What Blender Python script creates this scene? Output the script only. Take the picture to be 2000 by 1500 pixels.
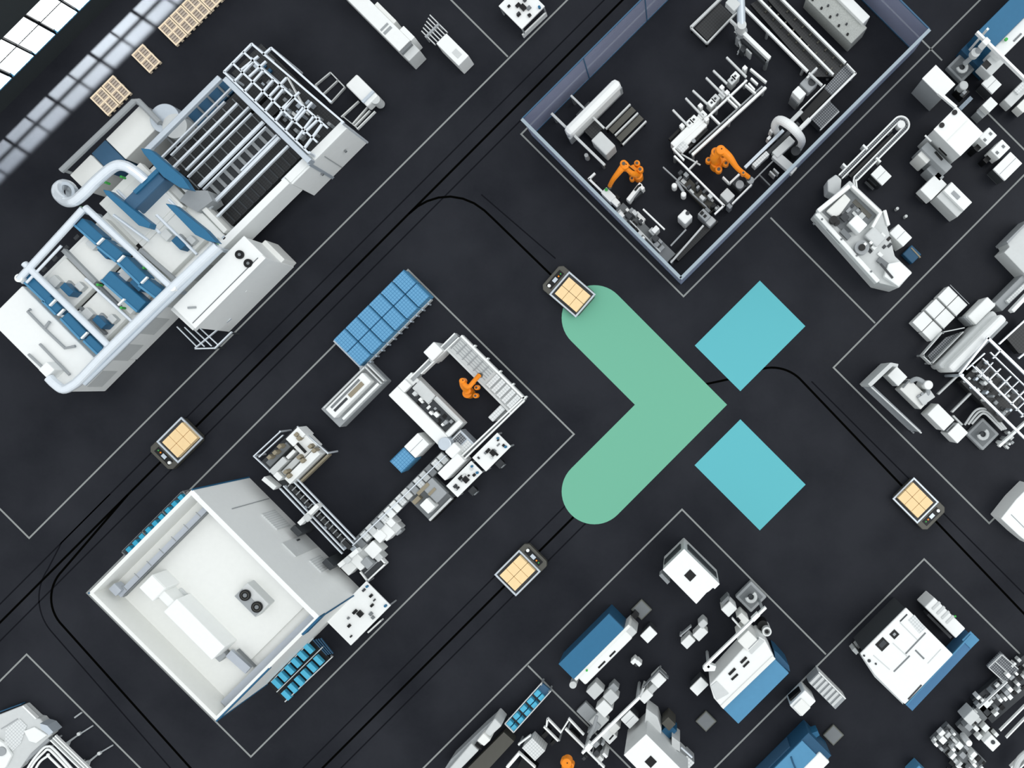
import bpy, math, random
from mathutils import Vector, Matrix
for o in list(bpy.data.objects): bpy.data.objects.remove(o)
SC = bpy.context.scene; COL = SC.collection
# ---------------------------------------------------------------- camera, world, light
# the hall is seen straight from above, 35 m over the floor; the origin lies under the lens
H = 35.0; PPM = 50.0; NX, NY = 1330.0, 750.0
cam = bpy.data.cameras.new('camera'); camo = bpy.data.objects.new('camera', cam); COL.objects.link(camo)
camo.location = (0, 0, H); cam.sensor_width = 36; cam.lens = 36*H*PPM/2000
cam.shift_x = -(NX-1000)/2000; cam.clip_end = 300; cam.clip_start = 1
SC.camera = camo
SC.view_settings.view_transform = 'Standard'; SC.view_settings.look = 'None'
SC.view_settings.exposure = 0.1; SC.view_settings.gamma = 1; SC.view_settings.use_curve_mapping = False
wd = bpy.data.worlds.new('sky'); SC.world = wd; wd.use_nodes = True
bg = wd.node_tree.nodes['Background']; bg.inputs[0].default_value = (0.93, 0.97, 1.0, 1); bg.inputs[1].default_value = 0.92
sun = bpy.data.lights.new('soft_overhead_light', 'SUN'); sun.energy = 0.85; sun.angle = math.radians(35)
suno = bpy.data.objects.new('soft_overhead_light', sun); COL.objects.link(suno)
suno.rotation_euler = Vector((0.48, 0.06, 1.0)).to_track_quat('Z', 'Y').to_euler()

def W(px, py, z=0.0):
    k = (1-z/H)/PPM
    return Vector(((px-NX)*k, -(py-NY)*k, z))
# daylight falling through the windows of the outer wall: a narrow parallel beam standing outside
def beam():
    l = bpy.data.lights.new('window_daylight', 'AREA'); l.shape = 'RECTANGLE'; l.size = 16; l.size_y = 2.7
    l.energy = BEAM; l.color = (0.86, 0.94, 1.0); l.spread = math.radians(5)
    o = bpy.data.objects.new('window_daylight', l); COL.objects.link(o)
    trav = Vector((0.83, -0.55, -1.125)).normalized()
    c = W(80, 142, 0); c.z = 1.75
    o.location = c - trav*5.0
    z = -trav; x = Vector((1, 1, 0)).normalized(); x = (x - z*x.dot(z)).normalized(); y = z.cross(x)
    o.rotation_euler = Matrix((x, y, z)).transposed().to_euler()
BEAM = 3300
beam()
l = bpy.data.lights.new('window_skylight', 'AREA'); l.shape = 'RECTANGLE'; l.size = 24; l.size_y = 1.7; l.energy = 220; l.color = (.45, .68, 1)
o = bpy.data.objects.new('window_skylight', l); COL.objects.link(o); o.location = W(100, 100, 0)+Vector((-.25, .25, 1.7)); o.rotation_euler = Matrix((Vector((1, 1, 0)).normalized(), Vector((0, 0, 1)), Vector((1, -1, 0)).normalized()*-1)).transposed().to_euler()

# ---------------------------------------------------------------- materials
def lin(h):
    c = [int(h[i:i+2], 16)/255 for i in (0, 2, 4)]
    return tuple(x/12.92 if x <= .04045 else ((x+.055)/1.055)**2.4 for x in c)
MATS = {}
def mat(name, hexc, rough=.5, metal=0, spec=.3, noise=.06, scale=6):
    m = bpy.data.materials.new(name); m.use_nodes = True; nt = m.node_tree; b = nt.nodes['Principled BSDF']
    c = lin(hexc); b.inputs['Roughness'].default_value = rough; b.inputs['Metallic'].default_value = metal
    b.inputs['Specular IOR Level'].default_value = spec
    tc = nt.nodes.new('ShaderNodeTexCoord'); n = nt.nodes.new('ShaderNodeTexNoise'); n.inputs['Scale'].default_value = scale
    n.inputs['Detail'].default_value = 4
    nt.links.new(tc.outputs['Object'], n.inputs['Vector'])
    mr = nt.nodes.new('ShaderNodeMapRange'); mr.inputs[3].default_value = 1-noise; mr.inputs[4].default_value = 1+noise
    mx = nt.nodes.new('ShaderNodeVectorMath'); mx.operation = 'SCALE'; mx.inputs[0].default_value = c
    nt.links.new(n.outputs['Fac'], mr.inputs[0]); nt.links.new(mr.outputs[0], mx.inputs['Scale'])
    nt.links.new(mx.outputs[0], b.inputs['Base Color']); MATS[name] = m; m.diffuse_color = (*c, 1)
    return m
mat('white', 'eceeec', .45, noise=.03); mat('cream', 'e6e7e3', .6, noise=.03); mat('lightgrey', 'c9cccb', .5)
mat('grey', '9a9ea0', .5); mat('midgrey', '74787a', .5); mat('dark', '3a3d40', .5); mat('black', '0c0d0e', .4)
mat('steel', 'c3ccd4', .35, .35, .5); mat('pipe', 'dfe6ec', .25, .25, .5); mat('olive', '64665f', .7); mat('brown', '8f8672', .7)
mat('blue', '2b688c', .45); mat('deepblue', '235a7c', .45); mat('skyblue', '4f8aae', .5); mat('navy', '24506e', .5)
mat('cyan', '35a9cd', .45); mat('teal', '4fb0d0', .5); mat('traygrey', 'b2b8c0', .5); mat('orange', 'f08a18', .4, noise=.1); mat('carton', 'f2d3a0', .75)
mat('wood', 'f7e3c5', .75, noise=.12, scale=12); mat('loadgrey', 'b9ab9d', .8); mat('gunmetal', '55544e', .45, .3)
mat('line', '8d908e', .8, noise=.12, scale=3); mat('track', '050504', .9, spec=0); mat('railgrey', '9aa8b1', .4); mat('faint', '17181c', .8, spec=0)
mat('green', '72b398', .8, spec=0, noise=.004); mat('aqua', '64b6be', .8, spec=0, noise=.004); mat('wallpaint', '2e3335', .7); mat('striped', '47779e', .5); mat('green_led', '3fae4a', .5)
mat('speckle', 'a9aca8', .6, noise=.35, scale=22); mat('dirtyblue', '3b5f7c', .5)
def dotmat(name, c1, c2, sc, mortar=.03):
    m = bpy.data.materials.new(name); m.use_nodes = True; nt = m.node_tree; b = nt.nodes['Principled BSDF']
    tc = nt.nodes.new('ShaderNodeTexCoord'); mp = nt.nodes.new('ShaderNodeMapping'); mp.inputs['Rotation'].default_value = (0, 0, math.radians(45))
    br = nt.nodes.new('ShaderNodeTexBrick'); br.offset = 0; br.inputs['Scale'].default_value = sc; br.inputs['Mortar Size'].default_value = mortar
    br.inputs['Brick Width'].default_value = .5; br.inputs['Row Height'].default_value = .5
    br.inputs['Color1'].default_value = (*lin(c1), 1); br.inputs['Color2'].default_value = (*lin(c1), 1); br.inputs['Mortar'].default_value = (*lin(c2), 1)
    nt.links.new(tc.outputs['Object'], mp.inputs[0]); nt.links.new(mp.outputs[0], br.inputs['Vector']); nt.links.new(br.outputs['Color'], b.inputs['Base Color'])
    b.inputs['Roughness'].default_value = .5; MATS[name] = m
dotmat('bluegrid', '5e9bc2', '3f7da6', 4.5, .05); dotmat('meshgrey', '8c9094', '43474b', 6, .09); dotmat('deckmesh', '26282a', '121314', 5, .06)
dotmat('tilewhite', 'd9dcdb', 'a3a7a8', 5, .03)
def glassmat(name, hexc, alpha):
    m = bpy.data.materials.new(name); m.use_nodes = True; nt = m.node_tree; nt.nodes.clear()
    o = nt.nodes.new('ShaderNodeOutputMaterial'); mx = nt.nodes.new('ShaderNodeMixShader'); t = nt.nodes.new('ShaderNodeBsdfTransparent')
    p = nt.nodes.new('ShaderNodeBsdfDiffuse'); p.inputs[0].default_value = (*[q*alpha for q in lin(hexc)], 1); t.inputs[0].default_value = (1-alpha, 1-alpha, 1-alpha, 1)
    ad = nt.nodes.new('ShaderNodeAddShader'); nt.nodes.remove(mx); nt.links.new(t.outputs[0], ad.inputs[0]); nt.links.new(p.outputs[0], ad.inputs[1]); nt.links.new(ad.outputs[0], o.inputs[0])
    MATS[name] = m
glassmat('glass', '9da3bb', .5); glassmat('haze', 'b7bcc0', .45); glassmat('clear', 'cfe0ee', .22)
m = bpy.data.materials.new('paneglass'); m.use_nodes = True; nt = m.node_tree; nt.nodes.clear()   # window pane, daylight put in as a white glow of its own
o = nt.nodes.new('ShaderNodeOutputMaterial'); mx = nt.nodes.new('ShaderNodeMixShader'); tr_ = nt.nodes.new('ShaderNodeBsdfTransparent'); em = nt.nodes.new('ShaderNodeEmission')
em.inputs[0].default_value = (.96, .99, 1, 1); em.inputs[1].default_value = 1.5; mx.inputs[0].default_value = .4
nt.links.new(tr_.outputs[0], mx.inputs[1]); nt.links.new(em.outputs[0], mx.inputs[2]); nt.links.new(mx.outputs[0], o.inputs[0]); MATS['paneglass'] = m
# floor: near black screed, faint cloudy wear
fm = bpy.data.materials.new('floor_screed'); fm.use_nodes = True; nt = fm.node_tree; b = nt.nodes['Principled BSDF']
tc = nt.nodes.new('ShaderNodeTexCoord'); n1 = nt.nodes.new('ShaderNodeTexNoise'); n1.inputs['Scale'].default_value = .35; n1.inputs['Detail'].default_value = 5
n2 = nt.nodes.new('ShaderNodeTexNoise'); n2.inputs['Scale'].default_value = 9
r = nt.nodes.new('ShaderNodeValToRGB'); r.color_ramp.elements[0].color = (.0130, .0143, .0185, 1); r.color_ramp.elements[1].color = (.0245, .0262, .0320, 1)
r.color_ramp.elements[0].position = .3; r.color_ramp.elements[1].position = .72
mm = nt.nodes.new('ShaderNodeMath'); mm.operation = 'MULTIPLY_ADD'; mm.inputs[1].default_value = .12; 
nt.links.new(tc.outputs['Object'], n1.inputs[0]); nt.links.new(tc.outputs['Object'], n2.inputs[0])
nt.links.new(n2.outputs[0], mm.inputs[0]); nt.links.new(n1.outputs[0], mm.inputs[2]); nt.links.new(mm.outputs[0], r.inputs[0]); nt.links.new(r.outputs[0], b.inputs['Base Color'])
b.inputs['Roughness'].default_value = .32; b.inputs['Specular IOR Level'].default_value = .035
MATS['floor'] = fm

# ---------------------------------------------------------------- shape helpers (each returns verts, faces in metres)
BF = [(0, 3, 2, 1), (4, 5, 6, 7), (0, 1, 5, 4), (1, 2, 6, 5), (2, 3, 7, 6), (3, 0, 4, 7)]
def P(pts, z0, z1, ref=None):                       # prism whose top outline is given at height z1
    t = [W(x, y, z1 if ref is None else ref) for x, y in pts]
    a = sum(t[i].x*t[(i+1) % len(t)].y-t[(i+1) % len(t)].x*t[i].y for i in range(len(t)))
    if a < 0: t.reverse()
    n = len(t); v = [(p.x, p.y, z0) for p in t]+[(p.x, p.y, z1) for p in t]
    return v, [tuple(range(n-1, -1, -1)), tuple(range(n, 2*n))]+[(i, (i+1) % n, n+(i+1) % n, n+i) for i in range(n)]
def S(s0, s1, d0, d1, z0, z1, ref=None):            # box along the hall's 45 degree axes; s = x+y, d = y-x at the top
    q = [((s-d)/2, (s+d)/2) for s, d in ((s0, d0), (s1, d0), (s1, d1), (s0, d1))]
    return P(q, z0, z1, ref)
def D(xa, ya, xb, yb, z0, z1, ref=None):            # the same from two opposite corners
    s = sorted((xa+ya, xb+yb)); d = sorted((ya-xa, yb-xb)); return S(s[0], s[1], d[0], d[1], z0, z1, ref)
def Q(x, y, lu, lv, z0, z1, ref=None):              # the same from its centre and two lengths (up-right, down-right)
    r2 = 2**.5; return S(x+y-lv/r2, x+y+lv/r2, y-x-lu/r2, y-x+lu/r2, z0, z1, ref)
def R(x1, y1, x2, y2, w, z0, z1, ref=None):         # straight bar between two points, width w
    dx, dy = x2-x1, y2-y1; L = math.hypot(dx, dy); a, b = -dy/L*w/2, dx/L*w/2
    return P([(x1+a, y1+b), (x2+a, y2+b), (x2-a, y2-b), (x1-a, y1-b)], z0, z1, ref)
def C(x, y, r, z0, z1, n=24, r2=None, ref=None):    # upright cylinder, r in photo pixels at height z1
    c = W(x, y, z1 if ref is None else ref); k = (1-z1/H)/PPM; ra = r*k; rb = (r if r2 is None else r2)*k
    v = [(c.x+rb*math.cos(2*math.pi*i/n), c.y+rb*math.sin(2*math.pi*i/n), z0) for i in range(n)]+[(c.x+ra*math.cos(2*math.pi*i/n), c.y+ra*math.sin(2*math.pi*i/n), z1) for i in range(n)]
    return v, [tuple(range(n-1, -1, -1)), tuple(range(n, 2*n))]+[(i, (i+1) % n, n+(i+1) % n, n+i) for i in range(n)]
def ring(x, y, r, w, z0, z1, n=28):
    c = W(x, y, z1); k = (1-z1/H)/PPM; v = []
    for i in range(n):
        a = 2*math.pi*i/n
        for rr, z in ((r, z0), (r, z1), (r-w, z1), (r-w, z0)): v.append((c.x+rr*k*math.cos(a), c.y+rr*k*math.sin(a), z))
    return v, [(4*i+j, 4*((i+1) % n)+j, 4*((i+1) % n)+(j+1) % 4, 4*i+(j+1) % 4) for i in range(n) for j in range(4)]
def smooth(pts, k=5):
    out = []; n = len(pts)
    for i in range(n-1):
        p0, p1, p2, p3 = pts[max(i-1, 0)], pts[i], pts[i+1], pts[min(i+2, n-1)]
        for j in range(k):
            t = j/k; out.append(tuple(.5*((2*b)+(-a+c)*t+(2*a-5*b+4*c-d)*t*t+(-a+3*b-3*c+d)*t**3) for a, b, c, d in zip(p0, p1, p2, p3)))
    out.append(pts[-1]); return out
def T(pts, r, n=10, sm=False, world=False):   # round tube through (x, y, z[, radius])
    if sm: pts = smooth(pts)
    rad = [(p[3] if len(p) > 3 else r) for p in pts]
    w = [Vector(p[:3]) if world else W(*p[:3]) for p in pts]; v = []; f = []; up = None
    for i, p in enumerate(w):
        t = (w[min(i+1, len(w)-1)]-w[max(i-1, 0)])
        t = t.normalized() if t.length > 1e-7 else Vector((0, 0, 1))
        if up is None: up = Vector((0, 0, 1)) if abs(t.z) < .9 else Vector((1, 0, 0))
        a = t.cross(up)
        if a.length < 1e-4: a = t.cross(Vector((1, .3, 0)))
        a.normalize(); bb = a.cross(t).normalized(); up = bb
        for j in range(n):
            an = 2*math.pi*j/n; q = p+(a*math.cos(an)+bb*math.sin(an))*rad[i]; v.append(tuple(q))
    for i in range(len(w)-1):
        for j in range(n): f.append((i*n+j, i*n+(j+1) % n, (i+1)*n+(j+1) % n, (i+1)*n+j))
    f += [tuple(range(n-1, -1, -1)), tuple((len(w)-1)*n+j for j in range(n))]
    return v, f
def beam3(a, b, w, h):                     # square beam between two (x, y, z) photo points, w and h in metres
    A, B_ = W(*a), W(*b); t = (B_-A).normalized(); s = Vector((-t.y, t.x, 0))
    s = s.normalized()*w/2 if s.length > 1e-6 else Vector((w/2, 0, 0)); u = t.cross(s).normalized()*h/2
    if u.z < 0: u = -u
    v = []
    for p in (A, B_):
        for q in (-s-u, s-u, s+u, -s+u): v.append(tuple(p+q))
    return v, [(0, 1, 2, 3), (7, 6, 5, 4), (0, 4, 5, 1), (1, 5, 6, 2), (2, 6, 7, 3), (3, 7, 4, 0)]
def slats(s0, s1, d0, d1, z0, z1, n, axis, fill=.5):   # n strips filling a rectangle
    out = []
    for i in range(n):
        if axis == 's':
            w = (s1-s0)/n; out.append(S(s0+i*w, s0+i*w+w*fill, d0, d1, z0, z1))
        else:
            w = (d1-d0)/n; out.append(S(s0, s1, d0+i*w, d0+i*w+w*fill, z0, z1))
    return out
def legs4(s0, s1, d0, d1, z, w=4):
    return [S(a, a+w, b, b+w, 0, z) for a in (s0+1, s1-w-1) for b in (d0+1, d1-w-1)]

# ---------------------------------------------------------------- object helpers
USED = {}
def mesh_obj(name, m, prims, parent=None, origin=None, bevel=0):
    if isinstance(prims, tuple) and len(prims) == 2 and isinstance(prims[0], list): prims = [prims]
    vs = []; fs = []
    for v, f in prims:
        k = len(vs); vs += [tuple(a) for a in v]; fs += [tuple(i+k for i in q) for q in f]
    if origin is None:
        xs = [a[0] for a in vs]; ys = [a[1] for a in vs]
        origin = Vector(((min(xs)+max(xs))/2, (min(ys)+max(ys))/2, min(a[2] for a in vs)))
    me = bpy.data.meshes.new(name); me.from_pydata([(a[0]-origin.x, a[1]-origin.y, a[2]-origin.z) for a in vs], [], fs); me.update()
    me.materials.append(MATS[m]); o = bpy.data.objects.new(name, me); COL.objects.link(o)
    if parent is not None:
        o.parent = parent; o.location = origin-parent['org_'] if False else origin-ORG[parent.name]
    else: o.location = origin
    ORG[o.name] = origin
    if bevel:
        b = o.modifiers.new('bevel', 'BEVEL'); b.width = bevel; b.segments = 2; b.limit_method = 'ANGLE'; b.harden_normals = False
    return o
ORG = {}
def tag(o, label=None, cat=None, group=None, kind=None):
    if label: o['label'] = label
    if cat: o['category'] = cat
    if group: o['group'] = group
    if kind: o['kind'] = kind
    return o
SPLIT = {'leg', 'foot', 'post', 'gantry_post', 'block', 'bar_post', 'frame_leg', 'comb_leg', 'plate', 'top_rail', 'body', 'board', 'mat', 'bed', 'drum', 'deck_board', 'joint', 'back_frame', 'rail', 'bracket', 'knob', 'bottom_rail', 'end_frame', 'opening', 'frame'}
class Thing:
    def __init__(s, name, label, cat, x, y, group=None, z=0.0):
        s.o = bpy.data.objects.new(name, None); COL.objects.link(s.o); s.o.empty_display_size = .3
        c = W(x, y, z); s.o.location = c; ORG[s.o.name] = c; tag(s.o, label, cat, group)
    def p(s, name, m, prims, label=None, bevel=0, parent=None, kind=None):
        if isinstance(prims, list) and len(prims) > 1 and name in SPLIT:
            return [s.p(name, m, [q], label, bevel, parent, kind) for q in prims][0]
        o = mesh_obj(name, m, prims, parent or s.o, bevel=bevel)
        if label: o['label'] = label
        if kind: o['kind'] = kind
        return o
    def ps(s, name, m, prims, bevel=0, parent=None): return [s.p(name, m, [q], bevel=bevel, parent=parent) for q in prims]
def solo(name, m, prims, label, cat, group=None, bevel=0):
    return tag(mesh_obj(name, m, prims, bevel=bevel), label, cat, group)
def struct(name, m, prims): return tag(mesh_obj(name, m, prims), kind='structure')
def clutter(t, s0, s1, d0, d1, z0, z1, n, seed, mats=('white', 'lightgrey', 'grey', 'dark', 'white'), name='module', size=(6, 18)):
    rn = random.Random(seed); nm = {'white': 'cover', 'lightgrey': 'housing', 'grey': 'bracket', 'dark': 'recess', 'black': 'recess', 'brown': 'tray', 'steel': 'bracket', 'midgrey': 'bracket', 'blue': 'motor'}
    placed = []
    for i in range(n*6):
        if len(placed) >= n: break
        a = rn.uniform(*size); b = rn.uniform(*size); s = rn.uniform(s0, max(s0+.1, s1-a)); d = rn.uniform(d0, max(d0+.1, d1-b))
        if any(s < q[1]-1 and s+a > q[0]+1 and d < q[3]-1 and d+b > q[2]+1 for q in placed): continue
        placed.append((s, s+a, d, d+b)); m = rn.choice(mats)
        zz = z0+(z1-z0)*rn.random() if m not in ('dark', 'black') else z0+.03
        t.p(nm.get(m, name), m, S(s, min(s+a, s1), d, min(d+b, d1), z0, max(zz, z0+.03)), bevel=.01 if m not in ('dark', 'black') else 0)
# ---------------------------------------------------------------- the setting
def F(s0, s1, d0, d1, z0, z1):            # box by its footprint on the floor
    k = H/(H-z1); return S(2080+(s0-2080)*k, 2080+(s1-2080)*k, -580+(d0+580)*k, -580+(d1+580)*k, z0, z1)
def ribbon(pts, w, z0, z1):
    L = []; Rr = []
    for i, p in enumerate(pts):
        a = pts[max(i-1, 0)]; b = pts[min(i+1, len(pts)-1)]; dx, dy = b[0]-a[0], b[1]-a[1]; l = math.hypot(dx, dy)
        k = 1
        if 0 < i < len(pts)-1:
            u1 = Vector((p[0]-a[0], p[1]-a[1])).normalized(); u2 = Vector((b[0]-p[0], b[1]-p[1])).normalized(); k = 1/max(.5, math.sqrt((1+u1.dot(u2))/2))
            dd = (u1+u2); dx, dy = dd.x, dd.y; l = math.hypot(dx, dy)
        nx, ny = -dy/l*w/2*k, dx/l*w/2*k; L.append((p[0]+nx, p[1]+ny)); Rr.append((p[0]-nx, p[1]-ny))
    v = []; f = []
    for i in range(len(pts)):
        for q, z in ((L[i], z0), (Rr[i], z0), (Rr[i], z1), (L[i], z1)): c = W(q[0], q[1], 0); v.append((c.x, c.y, z))
    for i in range(len(pts)-1):
        for j in range(4): f.append((4*i+j, 4*i+(j+1) % 4, 4*i+4+(j+1) % 4, 4*i+4+j))
    f += [(3, 2, 1, 0), tuple(4*(len(pts)-1)+j for j in range(4))]; return v, f
def arc(cx, cy, r, a0, a1, n=14): return [(cx+r*math.cos(math.radians(a0+(a1-a0)*i/n)), cy+r*math.sin(math.radians(a0+(a1-a0)*i/n))) for i in range(n+1)]

struct('floor', 'floor', F(201, 4700, -2900, 1900, -.25, 0))
bays = [-57+83*i for i in range(-7, 9)]
wall = [F(201, 222, -2900, 1900, 0, .85), F(201, 222, -2900, 1900, 2.5, 5.6), F(201, 222, -2900, bays[0], .85, 2.5), F(201, 222, bays[-1], 1900, .85, 2.5)]
struct('wall_left', 'wallpaint', wall)
for i in range(len(bays)-1):
    a, b = bays[i], bays[i+1]; w = 7 if i % 2 else 4
    fr = struct('window_%d' % (i+1), 'black', [F(204, 221, a-w/2, a+w/2, .85, 2.5), F(207, 216, a+w/2, b-w/2, 1.64, 1.68)])
    mesh_obj('window_sill', 'skyblue', F(214, 224, a+w/2, b-w/2, .85, .9), fr)
    mesh_obj('pane', 'paneglass', F(210, 211.5, a+w/2, b-w/2, .9, 2.5), fr)
LZ = .004

lines = [
 [(1150, -42), (57, 1051), (-20, 974)], [(850, -31), (992, 111)],
 [(1340, -60), (1018, 262), (1335, 579), (1818, 96), (1955, -41)], [(1676, -46), (1840, 118)],
 [(646, 681), (170, 1158), (490, 1478), (1121, 848), (797, 527), (646, 681)],
 [(1505, 425), (1709, 631)], [(2010, 332), (1628, 718), (1932, 1022), (2015, 940)],
 [(800, 1527), (1332, 995), (1613, 1278)], [(1031, 1300), (1262, 1531)],
 [(1375, 1521), (1805, 1092), (2030, 1315)], [(-10, 1340), (52, 1278), (290, 1516)], [(1930, 222), (2010, 302)]]
for i, l in enumerate(lines): struct('trim_%d' % (i+1), 'line', ribbon(l, 3.2, 0, LZ))
tr = [
 [(-20, 1236), (1240, -24)],
 [(798, 418), (816, 403), (834, 393), (856, 386), (880, 384), (904, 388), (926, 397), (946, 411), (964, 428), (1100, 560)],
 [(250, 966)]+arc(176, 1168, 76, 225, 135)[0:]+[(390, 1520)],
 [(1170, 960), (610, 1520)],
 [(1300, 830), (1380, 750)]+arc(1508, 796, 78, -125, -45)+[(2030, 1230)]]
n = 20
for l in tr:
    struct('trim_%d' % n, 'track', ribbon(l, 4.2, 0, LZ+.002)); n += 1
for l, m in (([(-20, 1200), (1210, -30)], 2), ([(-20, 1272), (1280, -28)], 2), ([(1130, 962), (570, 1522)], 2), ([(1200, 966), (646, 1520)], 2),
             ([(1585, 745), (2030, 1190)], 2), ([(215, 965), (120, 1060)]+arc(176, 1168, 100, 215, 140)+[(350, 1520)], 2), ([(940, 380), (1085, 505)], 2)):
    struct('trim_%d' % n, 'faint', ribbon(l, m*1.3, 0, LZ-.001)); n += 1
# painted shapes on the floor
chev = arc(1161, 621, 64, 135, 315, 24)+[(1420, 790.5)]+arc(1161, 960, 64, 45, 225, 24)+[(1240, 790.5)]
v = [tuple(W(x, y)) for x, y in chev]; k = len(v)
chevmesh = ([(a[0], a[1], .001) for a in v]+[(a[0], a[1], .008) for a in v], [tuple(range(k)), tuple(range(2*k-1, k-1, -1))]+[(i, k+i, k+(i+1) % k, (i+1) % k) for i in range(k)])
solo('painted_arrow', 'green', chevmesh, 'large mint green arrow head with rounded arm ends painted on the floor', 'floor marking')
solo('painted_square', 'aqua', D(1484, 548, 1446, 764, .001, .008), 'turquoise tilted square on the floor, the upper one right of the green arrow', 'floor marking', 'turquoise floor squares')
solo('painted_square', 'aqua', D(1446, 819, 1484, 1036, .001, .008), 'turquoise tilted square on the floor, the lower one right of the green arrow', 'floor marking', 'turquoise floor squares')

# ---------------------------------------------------------------- floor vehicles with carton loads
def carrier(cx, cy, hx, hy, label, where):
    l = math.hypot(hx, hy); hx, hy = hx/l, hy/l; sx, sy = -hy, hx
    def q(a, b): return (cx+hx*a+sx*b, cy+hy*a+sy*b)
    def bx(a0, a1, b0, b1, z0, z1): return P([q(a0, b0), q(a1, b0), q(a1, b1), q(a0, b1)], z0, z1, max(z1, .34))
    def rb(a0, a1, b0, b1, c): return [q(a0+c, b0), q(a1-c, b0), q(a1, b0+c), q(a1, b1-c), q(a1-c, b1), q(a0+c, b1), q(a0, b1-c), q(a0, b0+c)]
    t = Thing('floor_carrier', label, 'transport robot', cx, cy, 'driverless carton carriers')
    t.p('chassis', 'gunmetal', P(rb(-46, 46, -31, 31, 7), .07, .34), bevel=.03)
    t.p('deck_rim', 'steel', [bx(-45, 24, -30, -26.5, .34, .42), bx(-45, 24, 26.5, 30, .34, .42), bx(-45, -41.5, -26.5, 26.5, .34, .42), bx(20.5, 24, -26.5, 26.5, .34, .42)], bevel=.01)
    t.p('deck', 'dark', bx(-41.5, 20.5, -26.5, 26.5, .34, .36))
    t.p('control_panel', 'black', bx(28, 40, -20, 20, .34, .37), bevel=.01)
    sc = t.p('screen', 'steel', bx(30, 37, -6, 4, .37, .385)); t.p('lamp', 'white', C(*q(35, -17), 3.2, .34, .42)); t.p('button', 'orange', C(*q(33, 9), 1.6, .37, .40))
    t.p('button', 'green_led', C(*q(33, 15), 1.3, .37, .39))
    for a in (-32, 32):
        for b in (-26, 24): t.p('wheel', 'black', bx(a-5, a+5, b, b+3, .009, .1))
    names = (('far', 'middle', 'near'), ('left', 'right'))
    for i in range(3):
        for j in range(2):
            a0 = -38.5+i*18.6; b0 = -21.5+j*21.7
            c = mesh_obj('carton', 'carton', [bx(a0, a0+18, b0, b0+21, .362, .60)], bevel=.012)
            tag(c, 'tan carton, %s row from the control end, %s side, carrier %s' % (('third', 'second', 'first')[i], 'left' if (j == 0) == (sx > 0) else 'right', where), 'carton', 'cartons on the driverless carriers')
carrier(343, 867, -1, 1, 'dark carrier loaded with six cartons on the black track above the white hall cabin', 'above the white cabin')
carrier(1110, 568, -67, -58, 'dark carrier loaded with six cartons, at the rounded upper end of the green arrow', 'touching the green arrow')
carrier(1018, 1112, 1, -1, 'dark carrier loaded with six cartons on the track below the green arrow', 'below the green arrow')
carrier(1796, 985, 1, 1, 'dark carrier loaded with six cartons on the track near the right edge', 'near the right edge')

# ---------------------------------------------------------------- pallets near the window wall
def pallet(cx, cy, label, lu=31, lv=50):
    t = Thing('pallet', label, 'pallet', cx, cy, 'slatted wooden pallets by the window wall')
    r = 2**.5; s, d = cx+cy, cy-cx; a, b = lv/r, lu/r
    t.p('deck_board', 'wood', [S(s-a+i*(2*a-5)/4, s-a+i*(2*a-5)/4+4.5, d-b, d+b, .13, .16) for i in range(5)][::2]+[S(s-a, s+a, d-b+j*(2*b-4)/2, d-b+j*(2*b-4)/2+4, .12, .165) for j in range(3)])
    t.p('block', 'wood', [S(s-a+i*(2*a-8)/2, s-a+i*(2*a-8)/2+8, d-b+j*(2*b-8)/2, d-b+j*(2*b-8)/2+8, 0, .12) for i in range(3) for j in range(3)])
    t.p('lower_slat', 'loadgrey', slats(s-a+4, s+a-4, d-b+3, d+b-3, .1, .135, 8, 's', .75))
pallet(285, 114, 'single wooden pallet standing alone between the other pallets by the window wall')
pallet(204, 198, 'wooden pallet, lower left of the pair beside the large blue and white machine')
pallet(227, 175, 'wooden pallet, upper right of the pair beside the large blue and white machine')
for i in range(5):
    pallet(337+i*22.8, 61-i*22.8, 'wooden pallet, %s from the lower left in the row at the top edge' % ('first', 'second', 'third', 'fourth', 'fifth')[i])

# ---------------------------------------------------------------- large coating line, left
t = Thing('printing_machine', 'huge white machine with blue rollers under silver pipe frames beside the wall of windows', 'machine', 190, 560)
t.p('housing', 'white', S(601, 885, 515, 647, 0, 2.5), bevel=.04)
t.p('base', 'white', S(601, 885, 30, 513, 0, 2.0, 2.5), bevel=.02)
t.p('side_trim', 'white', S(884, 889, 40, 640, .1, 2.2))
for a in (60, 160, 260, 360, 460): t.p('side_window', 'lightgrey', F(968, 971, a+20, a+80, .5, 1.4))
# unit decks, two rows of white blocks
for i, (d0, d1) in enumerate(((375, 500), (222, 360), (52, 205))):
    for s0, s1 in ((630, 744), (760, 868)):
        if i == 2 and s0 == 630: s0 = 612
        t.p('unit_deck', 'cream', S(s0, s1, d0, d1, 2.0, 2.35), bevel=.03)
        c = (s0+s1)/2; dm = (d0+d1)/2
        if i == 2 and s0 < 640: continue
        t.p('motor', 'deepblue', S(c-10, c+26, dm-12, dm+8, 2.35, 2.85), bevel=.02); t.p('motor_mount', 'grey', S(c-6, c+38, dm-24, dm-14, 2.35, 2.5))
        t.p('cover', 'lightgrey', S(c-46, c-18, dm-6, dm+18, 2.35, 2.6), bevel=.02); t.p('cover', 'lightgrey', S(c+16, c+38, dm-42, dm-24, 2.35, 2.6), bevel=.02)
t.p('gap_channel', 'black', S(745, 759, 50, 500, 2.0, 2.04))
t.p('crossbar', 'grey', R(122, 488, 185, 552, 8, 2.35, 2.55)); t.p('crossbar', 'midgrey', R(184, 551, 232, 598, 5, 2.35, 2.5)); t.p('crossbar', 'grey', R(272, 487, 343, 548, 7, 2.35, 2.5))
t.p('crossbar', 'midgrey', R(155, 600, 205, 652, 5, 2.35, 2.5))
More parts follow.
